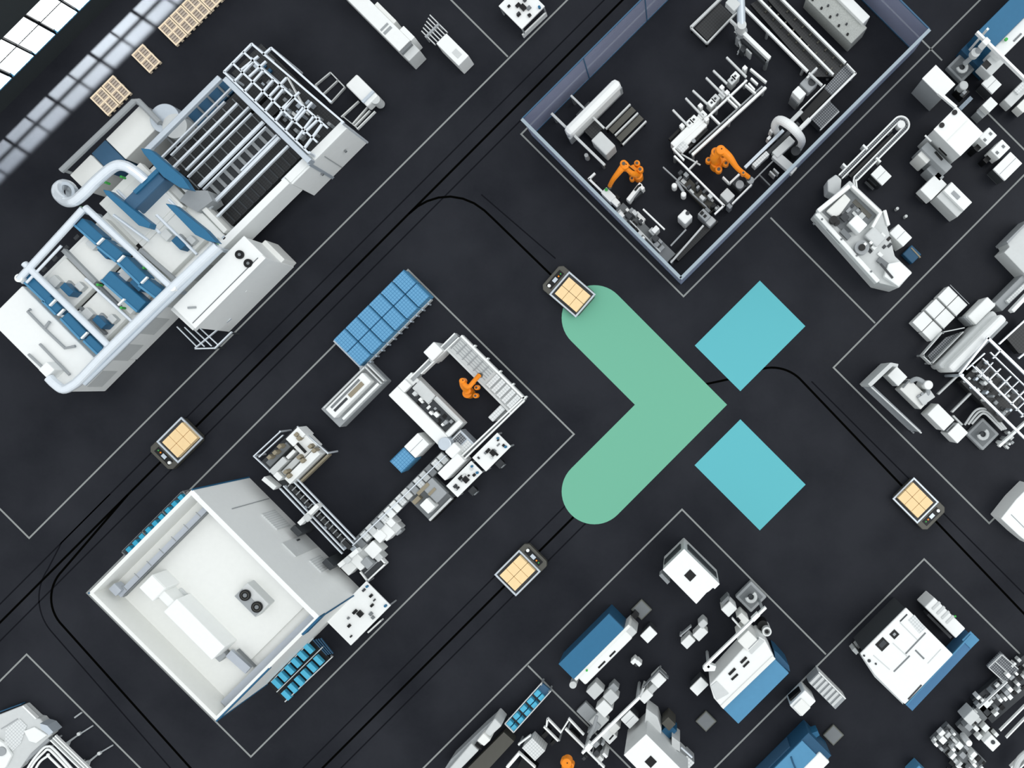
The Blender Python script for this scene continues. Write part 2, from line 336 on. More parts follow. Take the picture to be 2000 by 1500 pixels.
for x1, y1, x2, y2, w in ((45, 537, 93, 583, 20), (88, 582, 114, 608, 19), (124, 616, 162, 656, 20), (168, 660, 196, 687, 18), (152, 433, 194, 470, 22), (197, 474, 233, 503, 24),
                          (236, 506, 279, 548, 22), (277, 550, 310, 575, 22), (205, 538, 276, 600, 27)):
    b = t.p('roller_box', 'blue', R(x1, y1, x2, y2, w, 2.35, 2.9), bevel=.05); t.p('front_lip', 'skyblue', R(x1-w*.32, y1+w*.32, x2-w*.32, y2+w*.32, 4, 2.6, 2.93), parent=b)
for x, y in ((102, 591), (118, 610), (164, 655), (195, 471), (235, 505), (281, 547), (236, 590)): t.p('clamp', 'white', R(x-6, y+6, x+6, y-6, 3.5, 2.9, 3.0))
t.p('blade', 'blue', P([(200, 370), (212, 372), (294, 436), (290, 446), (270, 440), (206, 380)], 2.8, 3.2), bevel=.03)
t.p('blade', 'blue', P([(274, 289), (292, 291), (356, 346), (372, 370), (350, 366), (318, 345), (280, 300)], 2.8, 3.2), bevel=.03)
t.p('blade', 'blue', P([(322, 397), (340, 400), (400, 448), (424, 474), (404, 470), (380, 458), (330, 406)], 2.8, 3.2), bevel=.03)
t.p('web_cover', 'dirtyblue', D(240, 392, 322, 350, 2.3, 3.0), bevel=.06); t.p('web_cover', 'blue', R(262, 376, 308, 332, 8, 3.0, 3.1))
t.p('web_table', 'cream', S(590, 760, 44, 205, 2.0, 2.3), bevel=.03)
t.p('ramp', 'grey', P([(366, 372), (405, 372), (415, 392), (385, 414), (350, 392)], 1.5, 2.3))
for a, b in (((230, 372), (312, 455)), ((222, 420), (290, 470)), ((306, 420), (385, 497)), ((167, 545), (263, 633)), ((330, 390), (420, 480))):
    t.p('cross_pipe', 'pipe', T([(*a, 2.75), (*b, 2.75)], .055))
for x, y in ((90, 572), (190, 556), (236, 601), (280, 523), (312, 572), (418, 476), (157, 405), (236, 345), (205, 356)): t.p('green_light', 'green_led', C(x, y, 2.5, 2.5, 2.75, 10))
for a, b, r in (((167, 405), (334, 560), .12), ((48, 515), (212, 675), .12), ((38, 545), (163, 408), .13), ((52, 552), (120, 480), .05)):
    t.p('frame_pipe', 'pipe', T([(*a, 3.0), (*b, 3.0)], r, 14))
t.p('frame_pipe', 'pipe', T([(425, 480, 3), (342, 558, 3), (210, 686, 3), (160, 738, 3), (143, 752, 3), (124, 760, 3), (108, 750, 3), (96, 738, 3)], .17, 16, sm=True))
t.p('frame_pipe', 'steel', T([(432, 487, 2.9), (352, 566, 2.9), (225, 692, 2.9), (165, 750, 2.9)], .09, 12))
t.p('corner_joint', 'white', C(36, 543, 8, 2.9, 3.1)); t.p('corner_joint', 'white', C(336, 562, 7, 2.9, 3.15))
for x, y in ((42, 550), (330, 566), (160, 412), (205, 678), (420, 484)): t.p('frame_post', 'steel', F(2080+(x+y-2080)*.915-4, 2080+(x+y-2080)*.915+4, -580+(y-x+580)*.915-4, -580+(y-x+580)*.915+4, 1.9, 2.95))
t.p('duct_box', 'white', D(74, 722, 106, 722, 2.5, 3.1), bevel=.04)
t.p('exhaust_duct', 'pipe', T([(284, 352, 3.0), (262, 334, 3.2), (243, 324, 3.3), (222, 326, 3.3), (190, 352, 3.3), (164, 378, 3.3), (146, 392, 3.2), (130, 394, 3.0), (115, 382, 2.8), (113, 368, 2.5), (124, 360, 2.2), (138, 366, 1.9), (140, 380, 1.5)], .19, 16, sm=True))
t.p('duct_mouth', 'steel', ring(126, 375, 20, 6, 2.2, 2.45))
for pts in ([(60, 604), (54, 608), (90, 645), (127, 680), (147, 676)], [(78, 672), (136, 732)], [(56, 692), (84, 718)], [(97, 628), (88, 640)]):
    t.p('handrail', 'grey', T([(x, y, 2.6) for x, y in pts], .05))
for i in range(6): t.p('side_step', 'dark', R(40+i*21, 572-i*21, 48+i*21, 564-i*21, 6, 2.0, 2.06))

t = Thing('paper_feeder', 'white and blue cabinet run with a drum, above the large blue roller machine', 'machine', 220, 290)
t.p('cabinet', 'cream', S(478, 556, -65, 66, 0, 1.5), bevel=.03); t.p('blue_cabinet', 'dirtyblue', S(478, 558, 68, 122, 0, 1.4), label='muted blue cabinet between the two white ones', bevel=.03)
t.p('cabinet', 'cream', S(478, 540, 125, 206, 0, 1.5), bevel=.03)
t.p('guard_rail', 'grey', T([(120, 334, 1.9), (262, 198, 1.9), (270, 197, 1.9), (312, 240, 1.9)], .11)); t.p('post', 'grey', [C(122, 332, 3, 0, 1.9), C(264, 199, 3, 0, 1.9), C(310, 239, 3, 0, 1.9)])
t.p('drum', 'steel', [C(321, 231, 29, .3, 1.7, 40)], bevel=.03); t.p('drum', 'lightgrey', [C(341, 246, 24, .3, 1.75, 40)]); t.p('drum_foot', 'dark', [C(328, 236, 14, 0, .3)])

# sheet conveyor between the printing units and the stacker
t = Thing('sheet_conveyor', 'wide multi-lane conveyor with long silver rails running up from the blue and white printing units', 'conveyor', 450, 310)
def lane(d): pass
t.p('side_beam', 'steel', R(428, 150, 282, 296, 11, 2.4, 2.6), bevel=.03)
t.p('deck', 'deckmesh', S(640, 706, -345, 30, .8, 1.2)); t.p('deck', 'deckmesh', S(716, 760, -330, 30, .8, 1.2)); t.p('deck', 'deckmesh', S(812, 842, -315, 30, .8, 1.2)); t.p('deck', 'deckmesh', S(854, 894, -280, 26, .8, 1.2))
for i in range(8): t.p('roller', 'midgrey', S(646, 700, -300+i*38, -297+i*38, 1.2, 1.3))
t.ps('cross_slat', 'midgrey', slats(718, 758, -300, 10, 1.2, 1.24, 10, 'd', .1)); t.ps('cross_slat', 'grey', slats(768, 806, -300, 0, 1.2, 1.3, 11, 'd', .35)); t.p('belt', 'dark', S(764, 808, -310, 20, .9, 1.2))
t.ps('cross_slat', 'dark', slats(856, 892, -270, 20, 1.2, 1.24, 12, 'd', .18)); t.ps('cross_slat', 'midgrey', slats(590, 634, -300, -20, 1.1, 1.2, 7, 'd', .14))
t.p('deck', 'navy', S(590, 634, -280, -120, .9, 1.05))
for sm, w, z, d0, d1 in ((622, 3, 1.8, -290, -5), (636, 3, 1.8, -240, -30), (664, 4, 2, -262, -10), (694, 3.5, 2, -277, -30), (711, 3, 2, -270, -20), (751, 6, 2.1, -276, -24), (766, 3, 2, -272, -26), (803, 3, 2, -277, -137), (812, 6, 2, -277, 18), (846, 4, 2, -278, 15), (902, 3, 2, -282, -198)):
    t.p('rail', 'pipe', S(sm-w*.7, sm+w*.7, d0, d1, z-.12, z))
t.p('side_beam', 'white', R(560, 352, 424, 486, 15, 1.0, 2.2), bevel=.03)
t.p('cross_beam', 'steel', R(437, 152, 604, 315, 11, 2.2, 2.6), bevel=.03); t.p('cross_beam', 'cream', R(302, 306, 440, 452, 10, 1.6, 2.2), bevel=.02)
t.p('leg', 'steel', [F(2080+(x+y-2080)*.93-4, 2080+(x+y-2080)*.93+4, -580+(y-x+580)*.93-4, -580+(y-x+580)*.93+4, 0, 2.2)for x, y in ((437, 156), (598, 316), (310, 316), (430, 462))])
t.p('end_box', 'lightgrey', D(400, 400, 428, 462, 1, 1.9), bevel=.03)

t = Thing('stacker_frame', 'silver open pipe rack full of grey rollers at the upper end of the wide conveyor', 'machine', 550, 210)
z = 2.6
for a, b in (((492, 86), (438, 141)), ((492, 86), (672, 240)), ((476, 102), (640, 250)), ((455, 124), (620, 278)), ((530, 94), (648, 200)), ((438, 141), (604, 300)), ((530, 94), (514, 108)), ((520, 120), (487, 150)), ((560, 152), (525, 190)), ((610, 200), (575, 240)), ((625, 230), (592, 262)), ((505, 110), (470, 138)), ((585, 180), (548, 215)))+tuple(((438+166*q, 141+159*q), (476+164*q, 102+148*q)) for q in (.12, .24, .36, .48, .6, .72, .84, .94)):
    t.p('rail', 'pipe', beam3((*a, z), (*b, z), .07, .09))
t.p('leg', 'pipe', [T([W2, W3], .05) for W2, W3 in [((x, y, z), (NX+(x-NX)*(H-z)/H, NY+(y-NY)*(H-z)/H, 0)) for x, y in ((492, 86), (438, 141), (668, 240), (604, 298), (530, 94))]])
t.p('bed', 'deckmesh', S(595, 905, -425, -310, .5, .9)); clutter(t, 600, 760, -395, -320, .9, 1.6, 14, 3, ('navy', 'grey', 'grey', 'steel', 'dark'), size=(8, 16)); clutter(t, 760, 890, -410, -310, .9, 1.8, 22, 4, ('grey', 'white', 'steel', 'dark', 'grey'), size=(6, 14))
t.p('long_rail', 'white', R(560, 150, 600, 222, 2, 1.9, 2.1)); t.p('long_rail', 'steel', R(520, 140, 600, 215, 3, 1.9, 2.1)); t.p('long_rail', 'steel', R(490, 112, 560, 174, 3, 1.9, 2.1))
t = Thing('end_cabinet', 'long light grey cabinet with two door knobs beside the silver stacker frame', 'cabinet', 640, 320)
t.p('body', 'white', S(905, 931, -430, -210, 0, 2.0), bevel=.03); t.p('lid', 'white', S(902, 928, -432, -300, 2.0, 2.12), bevel=.03)
t.p('lid', 'white', S(900, 924, -296, -210, 1.99, 2.06), bevel=.02)
t.p('knob', 'midgrey', [F(998, 1003, -388, -382, .9, 1.0)]); t.p('knob', 'midgrey', [F(998, 1003, -300, -294, .9, 1.0)]); t.p('door_gap', 'grey', F(997, 999, -342, -340.5, .1, 1.8))
t = Thing('low_roller_track', 'low dark roller track with thin white rails beside the white conveyor beam', 'conveyor', 530, 410)
t.p('bed', 'dark', D(484, 462, 578, 362, .3, .5)); t.p('rail', 'white', R(482, 450, 572, 358, 2, .5, .6)); t.p('rail', 'white', R(494, 462, 582, 372, 2, .5, .6)); t.ps('roller', 'grey', slats(936, 954, -190, -40, .5, .58, 12, 'd', .3)); t.p('foot', 'black', [S(936, 950, -190, -184, 0, .3), S(936, 950, -40, -34, 0, .3)])
t = Thing('fan_cabinet', 'tall white control cabinet with two black roof fans beside the large machine', 'cabinet', 450, 550)
t.p('body', 'white', S(938, 1022, -14, 260, 0, 2.46), bevel=.03); t.p('roof', 'white', S(936, 1024, -16, 262, 2.46, 2.54), bevel=.03); t.p('roof_edge', 'midgrey', S(1006, 1008, 0, 255, 2.54, 2.56)); t.p('roof_edge', 'white', S(1009, 1023, -14, 260, 2.54, 2.6))
for x, y in ((467, 497), (484, 514)):
    f = t.p('fan', 'black', [C(x, y, 8.5, 2.54, 2.62)]); mesh_obj('fan_hub', 'midgrey', C(x, y, 3, 2.62, 2.65, 12), f)
t.p('handle', 'white', [F(1093, 1097, 55, 60, 1.0, 1.6)]); t.p('knob', 'dark', [F(1093, 1096, 120, 125, 1.1, 1.2)])
t.p('side_locker', 'cream', F(1020, 1094, -66, -42, 0, 1.1), bevel=.03); t.p('plinth', 'white', R(336, 602, 379, 642, 8, 1.8, 2.1)); t.p('hook', 'grey', R(366, 601, 382, 600, 4, 2.54, 2.6))
t = Thing('step_platform', 'small open metal step platform under the lower left end of the fan cabinet', 'steps', 405, 668)
for i in range(4): t.p('tread', 'pipe', R(345+i*15, 638+i*1, 385+i*14, 678+i*1-i*2, 2, .75, .8))
t.p('rail', 'pipe', [R(380, 681, 418, 680, 2.5, .75, .85), R(418, 681, 452, 648, 2.5, .75, .85), R(380, 680, 450, 622, 2, .75, .85)]); t.p('foot', 'dark', [C(382, 678, 2, 0, .75), C(418, 678, 2, 0, .75), C(448, 650, 2, 0, .75), C(352, 642, 2, 0, .75)])

t = Thing('trolley', 'small bright white trolley with rounded grey end near the top of the stacker frame', 'trolley', 706, 176)
t.p('top', 'white', S(840, 925, -552, -508, .25, .8), bevel=.06); t.p('handle', 'steel', S(903, 910, -552, -508, .8, .9)); t.p('end_cap', 'lightgrey', [C(733, 194, 9, .2, .78)]); t.p('wheel', 'black', [C(682, 168, 3, 0, .25, ref=.8), C(700, 152, 3, 0, .25, ref=.8), C(712, 200, 3, 0, .25, ref=.8), C(729, 182, 3, 0, .25, ref=.8)])
t = Thing('rail_frame', 'thin rectangular rail frame lying left of the white trolley', 'frame', 644, 171)
for a, b in (((615, 166), (645, 141)), ((645, 141), (673, 170)), ((673, 170), (645, 201)), ((630, 184), (660, 156)), ((615, 166), (645, 201))): t.p('bar', 'lightgrey', R(*a, *b, 2.2, 0, .12))
t = Thing('rail_frame', 'short parallel white rails just below the white trolley', 'frame', 700, 225)
for a, b in (((700, 197), (666, 228)), ((717, 209), (688, 242)), ((722, 215), (692, 246)), ((732, 217), (697, 252))): t.p('bar', 'white', R(*a, *b, 2.2, 0, .14))
t.p('cross_tie', 'lightgrey', R(668, 226, 700, 252, 2, 0, .1))

t = Thing('long_console', 'long narrow white console reaching in from the top edge', 'console', 750, 60)
t.p('body', 'white', S(640, 880, -722, -679, 0, 1.1), bevel=.03); t.p('end_body', 'lightgrey', S(882, 918, -722, -679, 0, .95), bevel=.03); t.p('top_strip', 'grey', S(812, 820, -712, -684, 1.1, 1.12)); t.p('top_strip', 'grey', S(800, 806, -712, -684, 1.1, 1.12)); t.p('side_box', 'white', S(838, 882, -738, -722, 0, 1.1), bevel=.02); t.p('side_box', 'cream', S(740, 815, -734, -722, 0, 1.0), bevel=.02); t.p('top_strip', 'midgrey', S(882, 890, -720, -680, .95, 1.12))
t = Thing('fork_stand', 'white box stand with a comb of thin forks, beside the long white console', 'machine', 875, 90)
t.p('body', 'white', S(936, 1024, -807, -767, 0, .95), bevel=.03); t.p('label_plate', 'lightgrey', S(985, 1008, -796, -780, .95, .97))
for i in range(6): t.p('fork', 'lightgrey', S(868+i*3, 936, -812+i*9.5, -809+i*9.5, .6, .7))
t.p('comb_bar', 'grey', S(900, 906, -812, -758, .55, .72)); t.p('comb_leg', 'grey', [S(900, 904, -812, -808, 0, .55), S(900, 904, -762, -758, 0, .55)]); t.p('foot_plate', 'grey', S(1020, 1030, -800, -774, 0, .2))
def bench(s0, s1, d0, d1, label, seed, z=.9, group='white test benches with dark fixtures'):
    t = Thing('workbench', label, 'workbench', (s0+s1)/4-(d0+d1)/4, (s0+s1)/4+(d0+d1)/4, group)
    t.p('table_top', 'white', S(s0, s1, d0, d1, z-.08, z), bevel=.015); t.ps('leg', 'grey', legs4(s0, s1, d0, d1, z-.08)); rn = random.Random(seed)
    sm, dm = (s0+s1)/2, (d0+d1)/2; L = (d1-d0) > (s1-s0)
    for i in range(9):
        a = rn.uniform(s0+8, s1-14); b = rn.uniform(d0+8, d1-14)
        t.p('fixture', rn.choice(('black', 'black', 'midgrey', 'dark', 'lightgrey')), S(a, a+rn.uniform(4, 9), b, b+rn.uniform(4, 12), z, z+rn.uniform(.03, .14)))
    t.p('tool_holder', 'black', S(sm-4, sm+12, dm-8, dm+6, z, z+.1)); t.p('tool_holder', 'black', S(sm-14, sm-6, dm-2, dm+12, z, z+.08))
    t.p('air_gun', 'blue', C((s1-10-(d0+12))/2, (s1-10+d0+12)/2, 2.6, z, z+.12), label='small blue tool'); t.p('air_gun', 'blue', C((s0+12-(d0+10))/2, (s0+12+d0+10)/2, 2.4, z, z+.12), label='small blue tool')
    return t
bench(985, 1076, -1052, -962, 'white test bench with black fixtures at the top edge, left of the glass enclosure', 1)
solo('bumper_rail', 'white', [R(1020, 68, 1066, 24, 3, .0, .3)], 'short white rail on the floor in front of the test bench at the top edge', 'rail')
# ---------------------------------------------------------------- blue crate tray
t = Thing('roller_bed', 'low roller bed under the block of blue crates', 'conveyor', 745, 622)
t.p('bed', 'steel', S(1317, 1428, -260, 16, .1, .2)); t.p('edge_rail', 'lightgrey', R(703, 722, 841, 584, 4, .1, .35)); t.p('foot', 'dark', [S(1320+i*95, 1326+i*95, j, j+6, 0, .1) for i in range(2) for j in (-250, 0)])
for j in range(12): t.p('roller_end', 'steel', C(712+j*11.3, 718-j*11.3, 2, .1, .42, 8))
for j in range(6):
    for i in range(2):
        c = mesh_obj('storage_crate', 'bluegrid', S(1315+i*52, 1365+i*52, 14-46*(j+1), 12-46*j, .21, .8), bevel=.012)
        tag(c, 'blue lidded crate on the roller bed, %s row, %s from the lower left end' % (('upper left', 'lower right')[i], ('first', 'second', 'third', 'fourth', 'fifth', 'sixth')[j]), 'crate', 'blue crates on the roller bed')
        mesh_obj('lid_rim', 'blue', S(1315+i*52, 1365+i*52, 14-46*(j+1), 14-46*(j+1)+3, .8, .815), c)

t = Thing('box_station', 'long grey and white machine with a brown tray on top beside the blue crates', 'machine', 692, 778)
t.p('body', 'grey', S(1425, 1498, -10, 172, 0, .7), bevel=.03); t.p('top', 'white', S(1434, 1470, 20, 165, .7, 1.2), bevel=.05); t.p('tray', 'brown', S(1450, 1462, 40, 92, 1.2, 1.24)); t.p('side_rail', 'white', S(1484, 1492, 10, 150, .7, .95), bevel=.02)
t.p('end_frame', 'lightgrey', [S(1428, 1494, -8, -4, .7, 1.0), S(1428, 1494, 2, 6, .7, 1.0)]); t.p('side_rail', 'lightgrey', S(1427, 1431, 5, 165, .7, 1.0)); t.p('slot', 'dark', S(1452, 1459, 100, 150, 1.2, 1.22)); t.p('tray', 'midgrey', S(1440, 1446, 40, 150, 1.2, 1.23))

# upper assembly unit and its rail line
t = Thing('assembly_unit', 'white assembly unit with brown fittings and rail frame left of the box station', 'machine', 568, 890)
t.p('base', 'dark', S(1412, 1524, 250, 396, 0, .5)); t.p('frame', 'pipe', [R(495, 891, 548, 842, 2, .9, 1), R(495, 891, 528, 922, 2, .9, 1), R(505, 893, 552, 850, 2, .9, 1), R(580, 833, 641, 886, 2, .9, 1)]); t.p('frame_leg', 'pipe', [C(496, 891, 2, 0, .95), C(547, 843, 2, 0, .95), C(527, 921, 2, 0, .95), C(640, 885, 2, 0, .95)])
t.p('edge_rail', 'brown', R(641, 888, 585, 942, 4, .5, .8))
for s0, s1, d0, d1, zz, m in ((1490, 1512, 262, 380, 1.2, 'white'), (1470, 1486, 262, 372, 1.0, 'lightgrey'), (1415, 1445, 252, 300, 1.3, 'white'), (1447, 1488, 252, 300, 1.1, 'white'), (1422, 1440, 305, 385, .9, 'midgrey'), (1444, 1462, 340, 395, 1.2, 'lightgrey'), (1462, 1484, 380, 396, 1.2, 'white'), (1450, 1460, 305, 335, 1.1, 'white')):
    t.p('module', m, S(s0, s1, d0, d1, .5, zz), bevel=.02)
for x, y in ((578, 849), (583, 856), (605, 872), (612, 880), (545, 872), (536, 884), (583, 893), (590, 900), (557, 922), (563, 930), (525, 893)): t.p('gripper', 'brown', Q(x, y, 8, 7, 1.0, 1.4), bevel=.01)
t.p('slot', 'black', R(575, 876, 543, 910, 6, 1.0, 1.05)); t.p('slot', 'black', R(580, 866, 597, 884, 5, 1.2, 1.25)); t.p('carriage', 'white', R(513, 934, 537, 954, 9, .5, 1.0), bevel=.02)
t = Thing('transfer_conveyor', 'narrow conveyor of three silver rails running along the grey front of the white cabin', 'conveyor', 612, 1015)
for x1, y1, x2, y2 in ((546, 954, 668, 1082), (553, 949, 672, 1075), (572, 940, 690, 1062), (578, 934, 694, 1054)): t.p('rail', 'pipe', R(x1, y1, x2, y2, 2.4, .8, .9))
t.p('chain', 'deckmesh', R(562, 945, 684, 1071, 9, .7, .82)); t.ps('link', 'grey', [R(562+i*8, 950+i*8.4, 570+i*8, 942+i*8.4, 2, .82, .86) for i in range(14)]); t.ps('leg', 'steel', [C(560+i*38, 950+i*40, 3, 0, .72) for i in range(4)])
for dx, dy in ((0, 0), (78, 82)):
    t.p('slide_arm', 'white', R(583+dx, 1030+dy-6, 620+dx, 993+dy-6 if not dx else 993+dy, 9, .9, 1.3), bevel=.02); t.p('slide_head', 'dark', Q(578+dx*.8, 1037+dy*.8, 12, 22, .0, 1.25), bevel=.02); t.p('slide_cap', 'lightgrey', Q(600+dx, 1012+dy, 12, 12, 1.3, 1.45), bevel=.02)

# ring line around the orange robot
t = Thing('rack_table', 'long light grey slatted tray table behind the small orange robot', 'table', 955, 715)
t.p('top', 'lightgrey', S(1556, 1804, -244, -192, .75, .85), bevel=.01); t.p('edge', 'white', S(1556, 1804, -248, -242, .6, .95)); t.p('edge', 'lightgrey', S(1556, 1804, -194, -188, .6, .9))
t.ps('tray_row', 'grey', slats(1560, 1690, -238, -200, .85, .9, 6, 's', .1)+slats(1565, 1690, -236, -198, .85, .88, 5, 'd', .15)); t.ps('divider', 'tilewhite', slats(1700, 1800, -240, -198, .85, .95, 5, 's', .75)); t.ps('stub', 'white', [S(1600+i*50, 1604+i*50, -254, -246, .6, .9) for i in range(5)])
t.ps('leg', 'grey', legs4(1556, 1804, -244, -190, .75))
t = Thing('feed_conveyor', 'straight grey feed beam from the white inspection bench up to the slatted tray table', 'conveyor', 845, 700)
t.p('beam', 'grey', R(804, 742, 892, 654, 8, .5, .9)); t.p('edge', 'white', R(800, 739, 888, 651, 2.4, .6, 1.0)); t.p('edge', 'white', R(822, 730, 896, 659, 2.4, .6, 1.0)); t.p('leg', 'grey', [C(810, 738, 3, 0, .5), C(885, 662, 3, 0, .5)])
t = Thing('supply_cabinet', 'small bright white cabinet standing left of the feed beam near the slatted table', 'cabinet', 846, 686)
t.p('body', 'white', S(1514, 1550, -180, -138, 0, 1.3), bevel=.04); t.p('foot', 'lightgrey', S(1538, 1552, -150, -134, 0, 1.0), bevel=.02)
t = Thing('feed_conveyor', 'double white feed beam on the lower right side of the small orange robot', 'conveyor', 960, 837)
t.p('rail', 'white', R(899, 893, 1024, 775, 3, .8, .95)); t.p('rail', 'white', R(905, 898, 1024, 782, 3, .8, .95)); t.p('belt', 'midgrey', R(902, 896, 1022, 779, 5, .7, .8)); t.p('belt_box', 'tilewhite', D(953, 815, 986, 800, .0, 1.0), bevel=.02); t.p('leg', 'grey', [C(1015, 786, 3, 0, .7), C(910, 888, 3, 0, .7)])
t = Thing('inspection_bench', 'long white bench machine with a row of dark fittings left of the small orange robot', 'machine', 830, 803)
t.p('body', 'white', S(1530, 1730, -76, 12, 0, .85), bevel=.02); t.p('front_panel', 'white', S(1530, 1728, -22, 14, .85, 1.1), bevel=.04); t.p('end_panel', 'white', S(1530, 1556, -50, -22, .85, 1.15), bevel=.03); t.p('back_rail', 'lightgrey', S(1626, 1730, -80, -70, .85, 1.1), bevel=.02); t.p('back_box', 'lightgrey', S(1562, 1624, -78, -46, .85, 1.05), bevel=.04); t.p('end_panel', 'white', S(1716, 1730, -76, -22, .85, 1.12), bevel=.02)
t.p('well', 'dark', S(1560, 1714, -66, -24, .85, .87)); clutter(t, 1562, 1710, -62, -26, .87, 1.25, 22, 11, ('black', 'white', 'lightgrey', 'dark', 'grey', 'white'), size=(6, 14))
t = Thing('transfer_table', 'grey mesh transfer table between the white bench machine and the double feed beam', 'table', 898, 868)
t.p('frame', 'steel', S(1738, 1796, -60, -6, .0, .8), bevel=.02); t.p('mesh', 'meshgrey', S(1744, 1768, -54, -12, .8, .83)); t.p('mesh', 'tilewhite', S(1772, 1790, -54, -12, .8, .84)); t.p('rail', 'white', S(1741, 1743, -58, -8, .8, .88))
def cab(name, m, s0, s1, d0, d1, z, label, cat='cabinet', grp=None, trim='grey', side=None):
    t = Thing(name, label, cat, (s0+s1-d0-d1)/4, (s0+s1+d0+d1)/4, grp)
    if side: t.p('body', side, S(s0+2, s1-2, d0+2, d1-2, .05, z-.12, z)); t.p('lid', m, S(s0, s1, d0, d1, z-.12, z), bevel=.02)
    else: t.p('body', m, S(s0, s1, d0, d1, .05, z), bevel=.03)
    t.p('plinth', trim, S(s0+3, s1-3, d0+3, d1-3, 0, .06, z)); t.p('top_seam', trim, S((s0+s1)/2-.7, (s0+s1)/2+.7, d0+2, d1-2, z, z+.006)) if (s1-s0) > 30 else None
    return t
cab('storage_cabinet', 'white', 1661, 1706, 30, 84, 1.0, 'white cabinet next to the blue gridded one, below the white bench machine')
t = Thing('parts_crate', 'blue gridded crate next to the white cabinet, below the white bench machine', 'crate', 786, 897); t.p('body', 'bluegrid', S(1662, 1708, 86, 140, 0, .85), bevel=.02, label='blue gridded crate body'); t.p('rim', 'blue', [S(1662, 1664, 86, 140, .85, .88), S(1706, 1708, 86, 140, .85, .88)])

t = Thing('main_conveyor', 'long jointed conveyor of white and grey modules crossing the middle cell', 'conveyor', 785, 970)
rn = random.Random(5)
t.p('bed', 'midgrey', S(1744, 1778, 20, 372, .45, .62)); t.ps('leg', 'grey', [S(1758, 1764, 40+i*70, 46+i*70, 0, .45) for i in range(5)])
for i in range(15):
    d0 = 22+i*23.2; m = ('lightgrey', 'tilewhite', 'midgrey', 'lightgrey', 'tilewhite', 'grey')[i % 6]; m = 'white' if i in (8, 9) else m
    t.p('module', m, S(1744+rn.uniform(0, 3), 1778-rn.uniform(0, 4), d0, d0+19, .62, .75+rn.random()*.15), bevel=.015)
t.p('head', 'steel', [C(868, 867, 13, .5, 1.3)], bevel=.03); t.p('head_cover', 'white', Q(884, 880, 26, 20, .6, 1.35), bevel=.05); t.p('rail', 'pipe', R(870, 890, 688, 1066, 1.8, .7, .95))
cab('switch_box', 'white', 1778, 1808, -8, 70, 1.2, 'long bright white box between the jointed conveyor and the two test benches')
bench(1816, 1870, -126, -28, 'upper right of the two white test benches set end to end in the middle cell', 21)
bench(1820, 1865, -20, 78, 'lower left of the two white test benches set end to end in the middle cell', 22)
bench(1850, 1946, 420, 576, 'white test bench with black fittings at the right corner of the large white cabin', 23)
def stool(x, y, label, grp='small dark stools'):
    t = Thing('stool', label, 'stool', x, y, grp); t.p('seat', 'dark', Q(x, y, 15, 15, .42, .5), bevel=.03); t.p('backrest', 'midgrey', R(x+3, y+8, x+9, y+2, 2, .5, .8)); t.p('base', 'black', C(x, y, 6, 0, .42))
stool(976, 906, 'dark stool at the long side of the upper right test bench'); stool(923, 959, 'dark stool at the long side of the lower left test bench')
stool(722, 1188, 'dark stool beside the test bench at the corner of the white cabin', None)
t = Thing('packing_machine', 'low translucent grey machine with brown trays and a white box under the jointed conveyor', 'machine', 842, 975)
t.p('base', 'midgrey', S(1772, 1858, 88, 178, 0, .6), bevel=.03); t.p('cover', 'grey', S(1776, 1836, 90, 130, .6, .95), bevel=.03); t.p('tray', 'brown', S(1776, 1786, 108, 150, .95, .98)); t.p('tray', 'brown', S(1784, 1796, 152, 176, .6, .9)); t.p('tray', 'brown', S(1800, 1808, 104, 130, .95, .98)); t.p('hood', 'white', S(1806, 1840, 140, 168, .6, 1.2), bevel=.03); t.p('edge', 'lightgrey', S(1852, 1858, 92, 178, .6, .8)); t.p('edge', 'black', S(1858, 1862, 86, 176, 0, .5))
t = Thing('labelling_head', 'white stepped unit on the lower side of the jointed conveyor', 'machine', 752, 1038)
for x, y, a, b, z, m in ((752, 1038, 24, 32, 1.1, 'white'), (768, 1030, 22, 24, .9, 'lightgrey'), (740, 1046, 20, 24, 1.3, 'white'), (762, 1020, 14, 18, 1.2, 'white'), (776, 1038, 14, 12, .8, 'grey')): t.p('module', m, Q(x, y, a, b, 0, z*.62), bevel=.03)
t = Thing('turning_unit', 'cluster of white and grey blocks where the rail conveyor meets the jointed conveyor', 'machine', 712, 1090)
for x, y, a, b, z, m in ((712, 1082, 34, 30, .9, 'lightgrey'), (728, 1074, 26, 26, 1.2, 'white'), (700, 1098, 20, 30, 1.3, 'white'), (682, 1108, 26, 22, 1.1, 'white'), (716, 1100, 16, 20, 1.4, 'grey'), (738, 1088, 14, 16, 1.0, 'lightgrey'), (672, 1062, 12, 14, .9, 'grey'), (690, 1072, 12, 14, 1.0, 'steel'), (700, 1062, 10, 10, .6, 'dark')): t.p('module', m, Q(x, y, a, b, 0, z*.62), bevel=.03)
t = Thing('reject_tray', 'dark tray with a white rim below the cluster at the end of the rail conveyor', 'tray', 726, 1115)
t.p('tray', 'dark', D(704, 1118, 752, 1104, .3, .5)); t.p('rim', 'white', [R(703, 1117, 717, 1135, 3, .3, .6), R(717, 1135, 753, 1101, 3, .3, .6), R(744, 1092, 753, 1102, 3, .3, .6)]); t.p('foot', 'black', C(727, 1112, 8, 0, .3)); t.p('roller', 'grey', [R(712, 1120, 740, 1094, 2, .5, .55)])
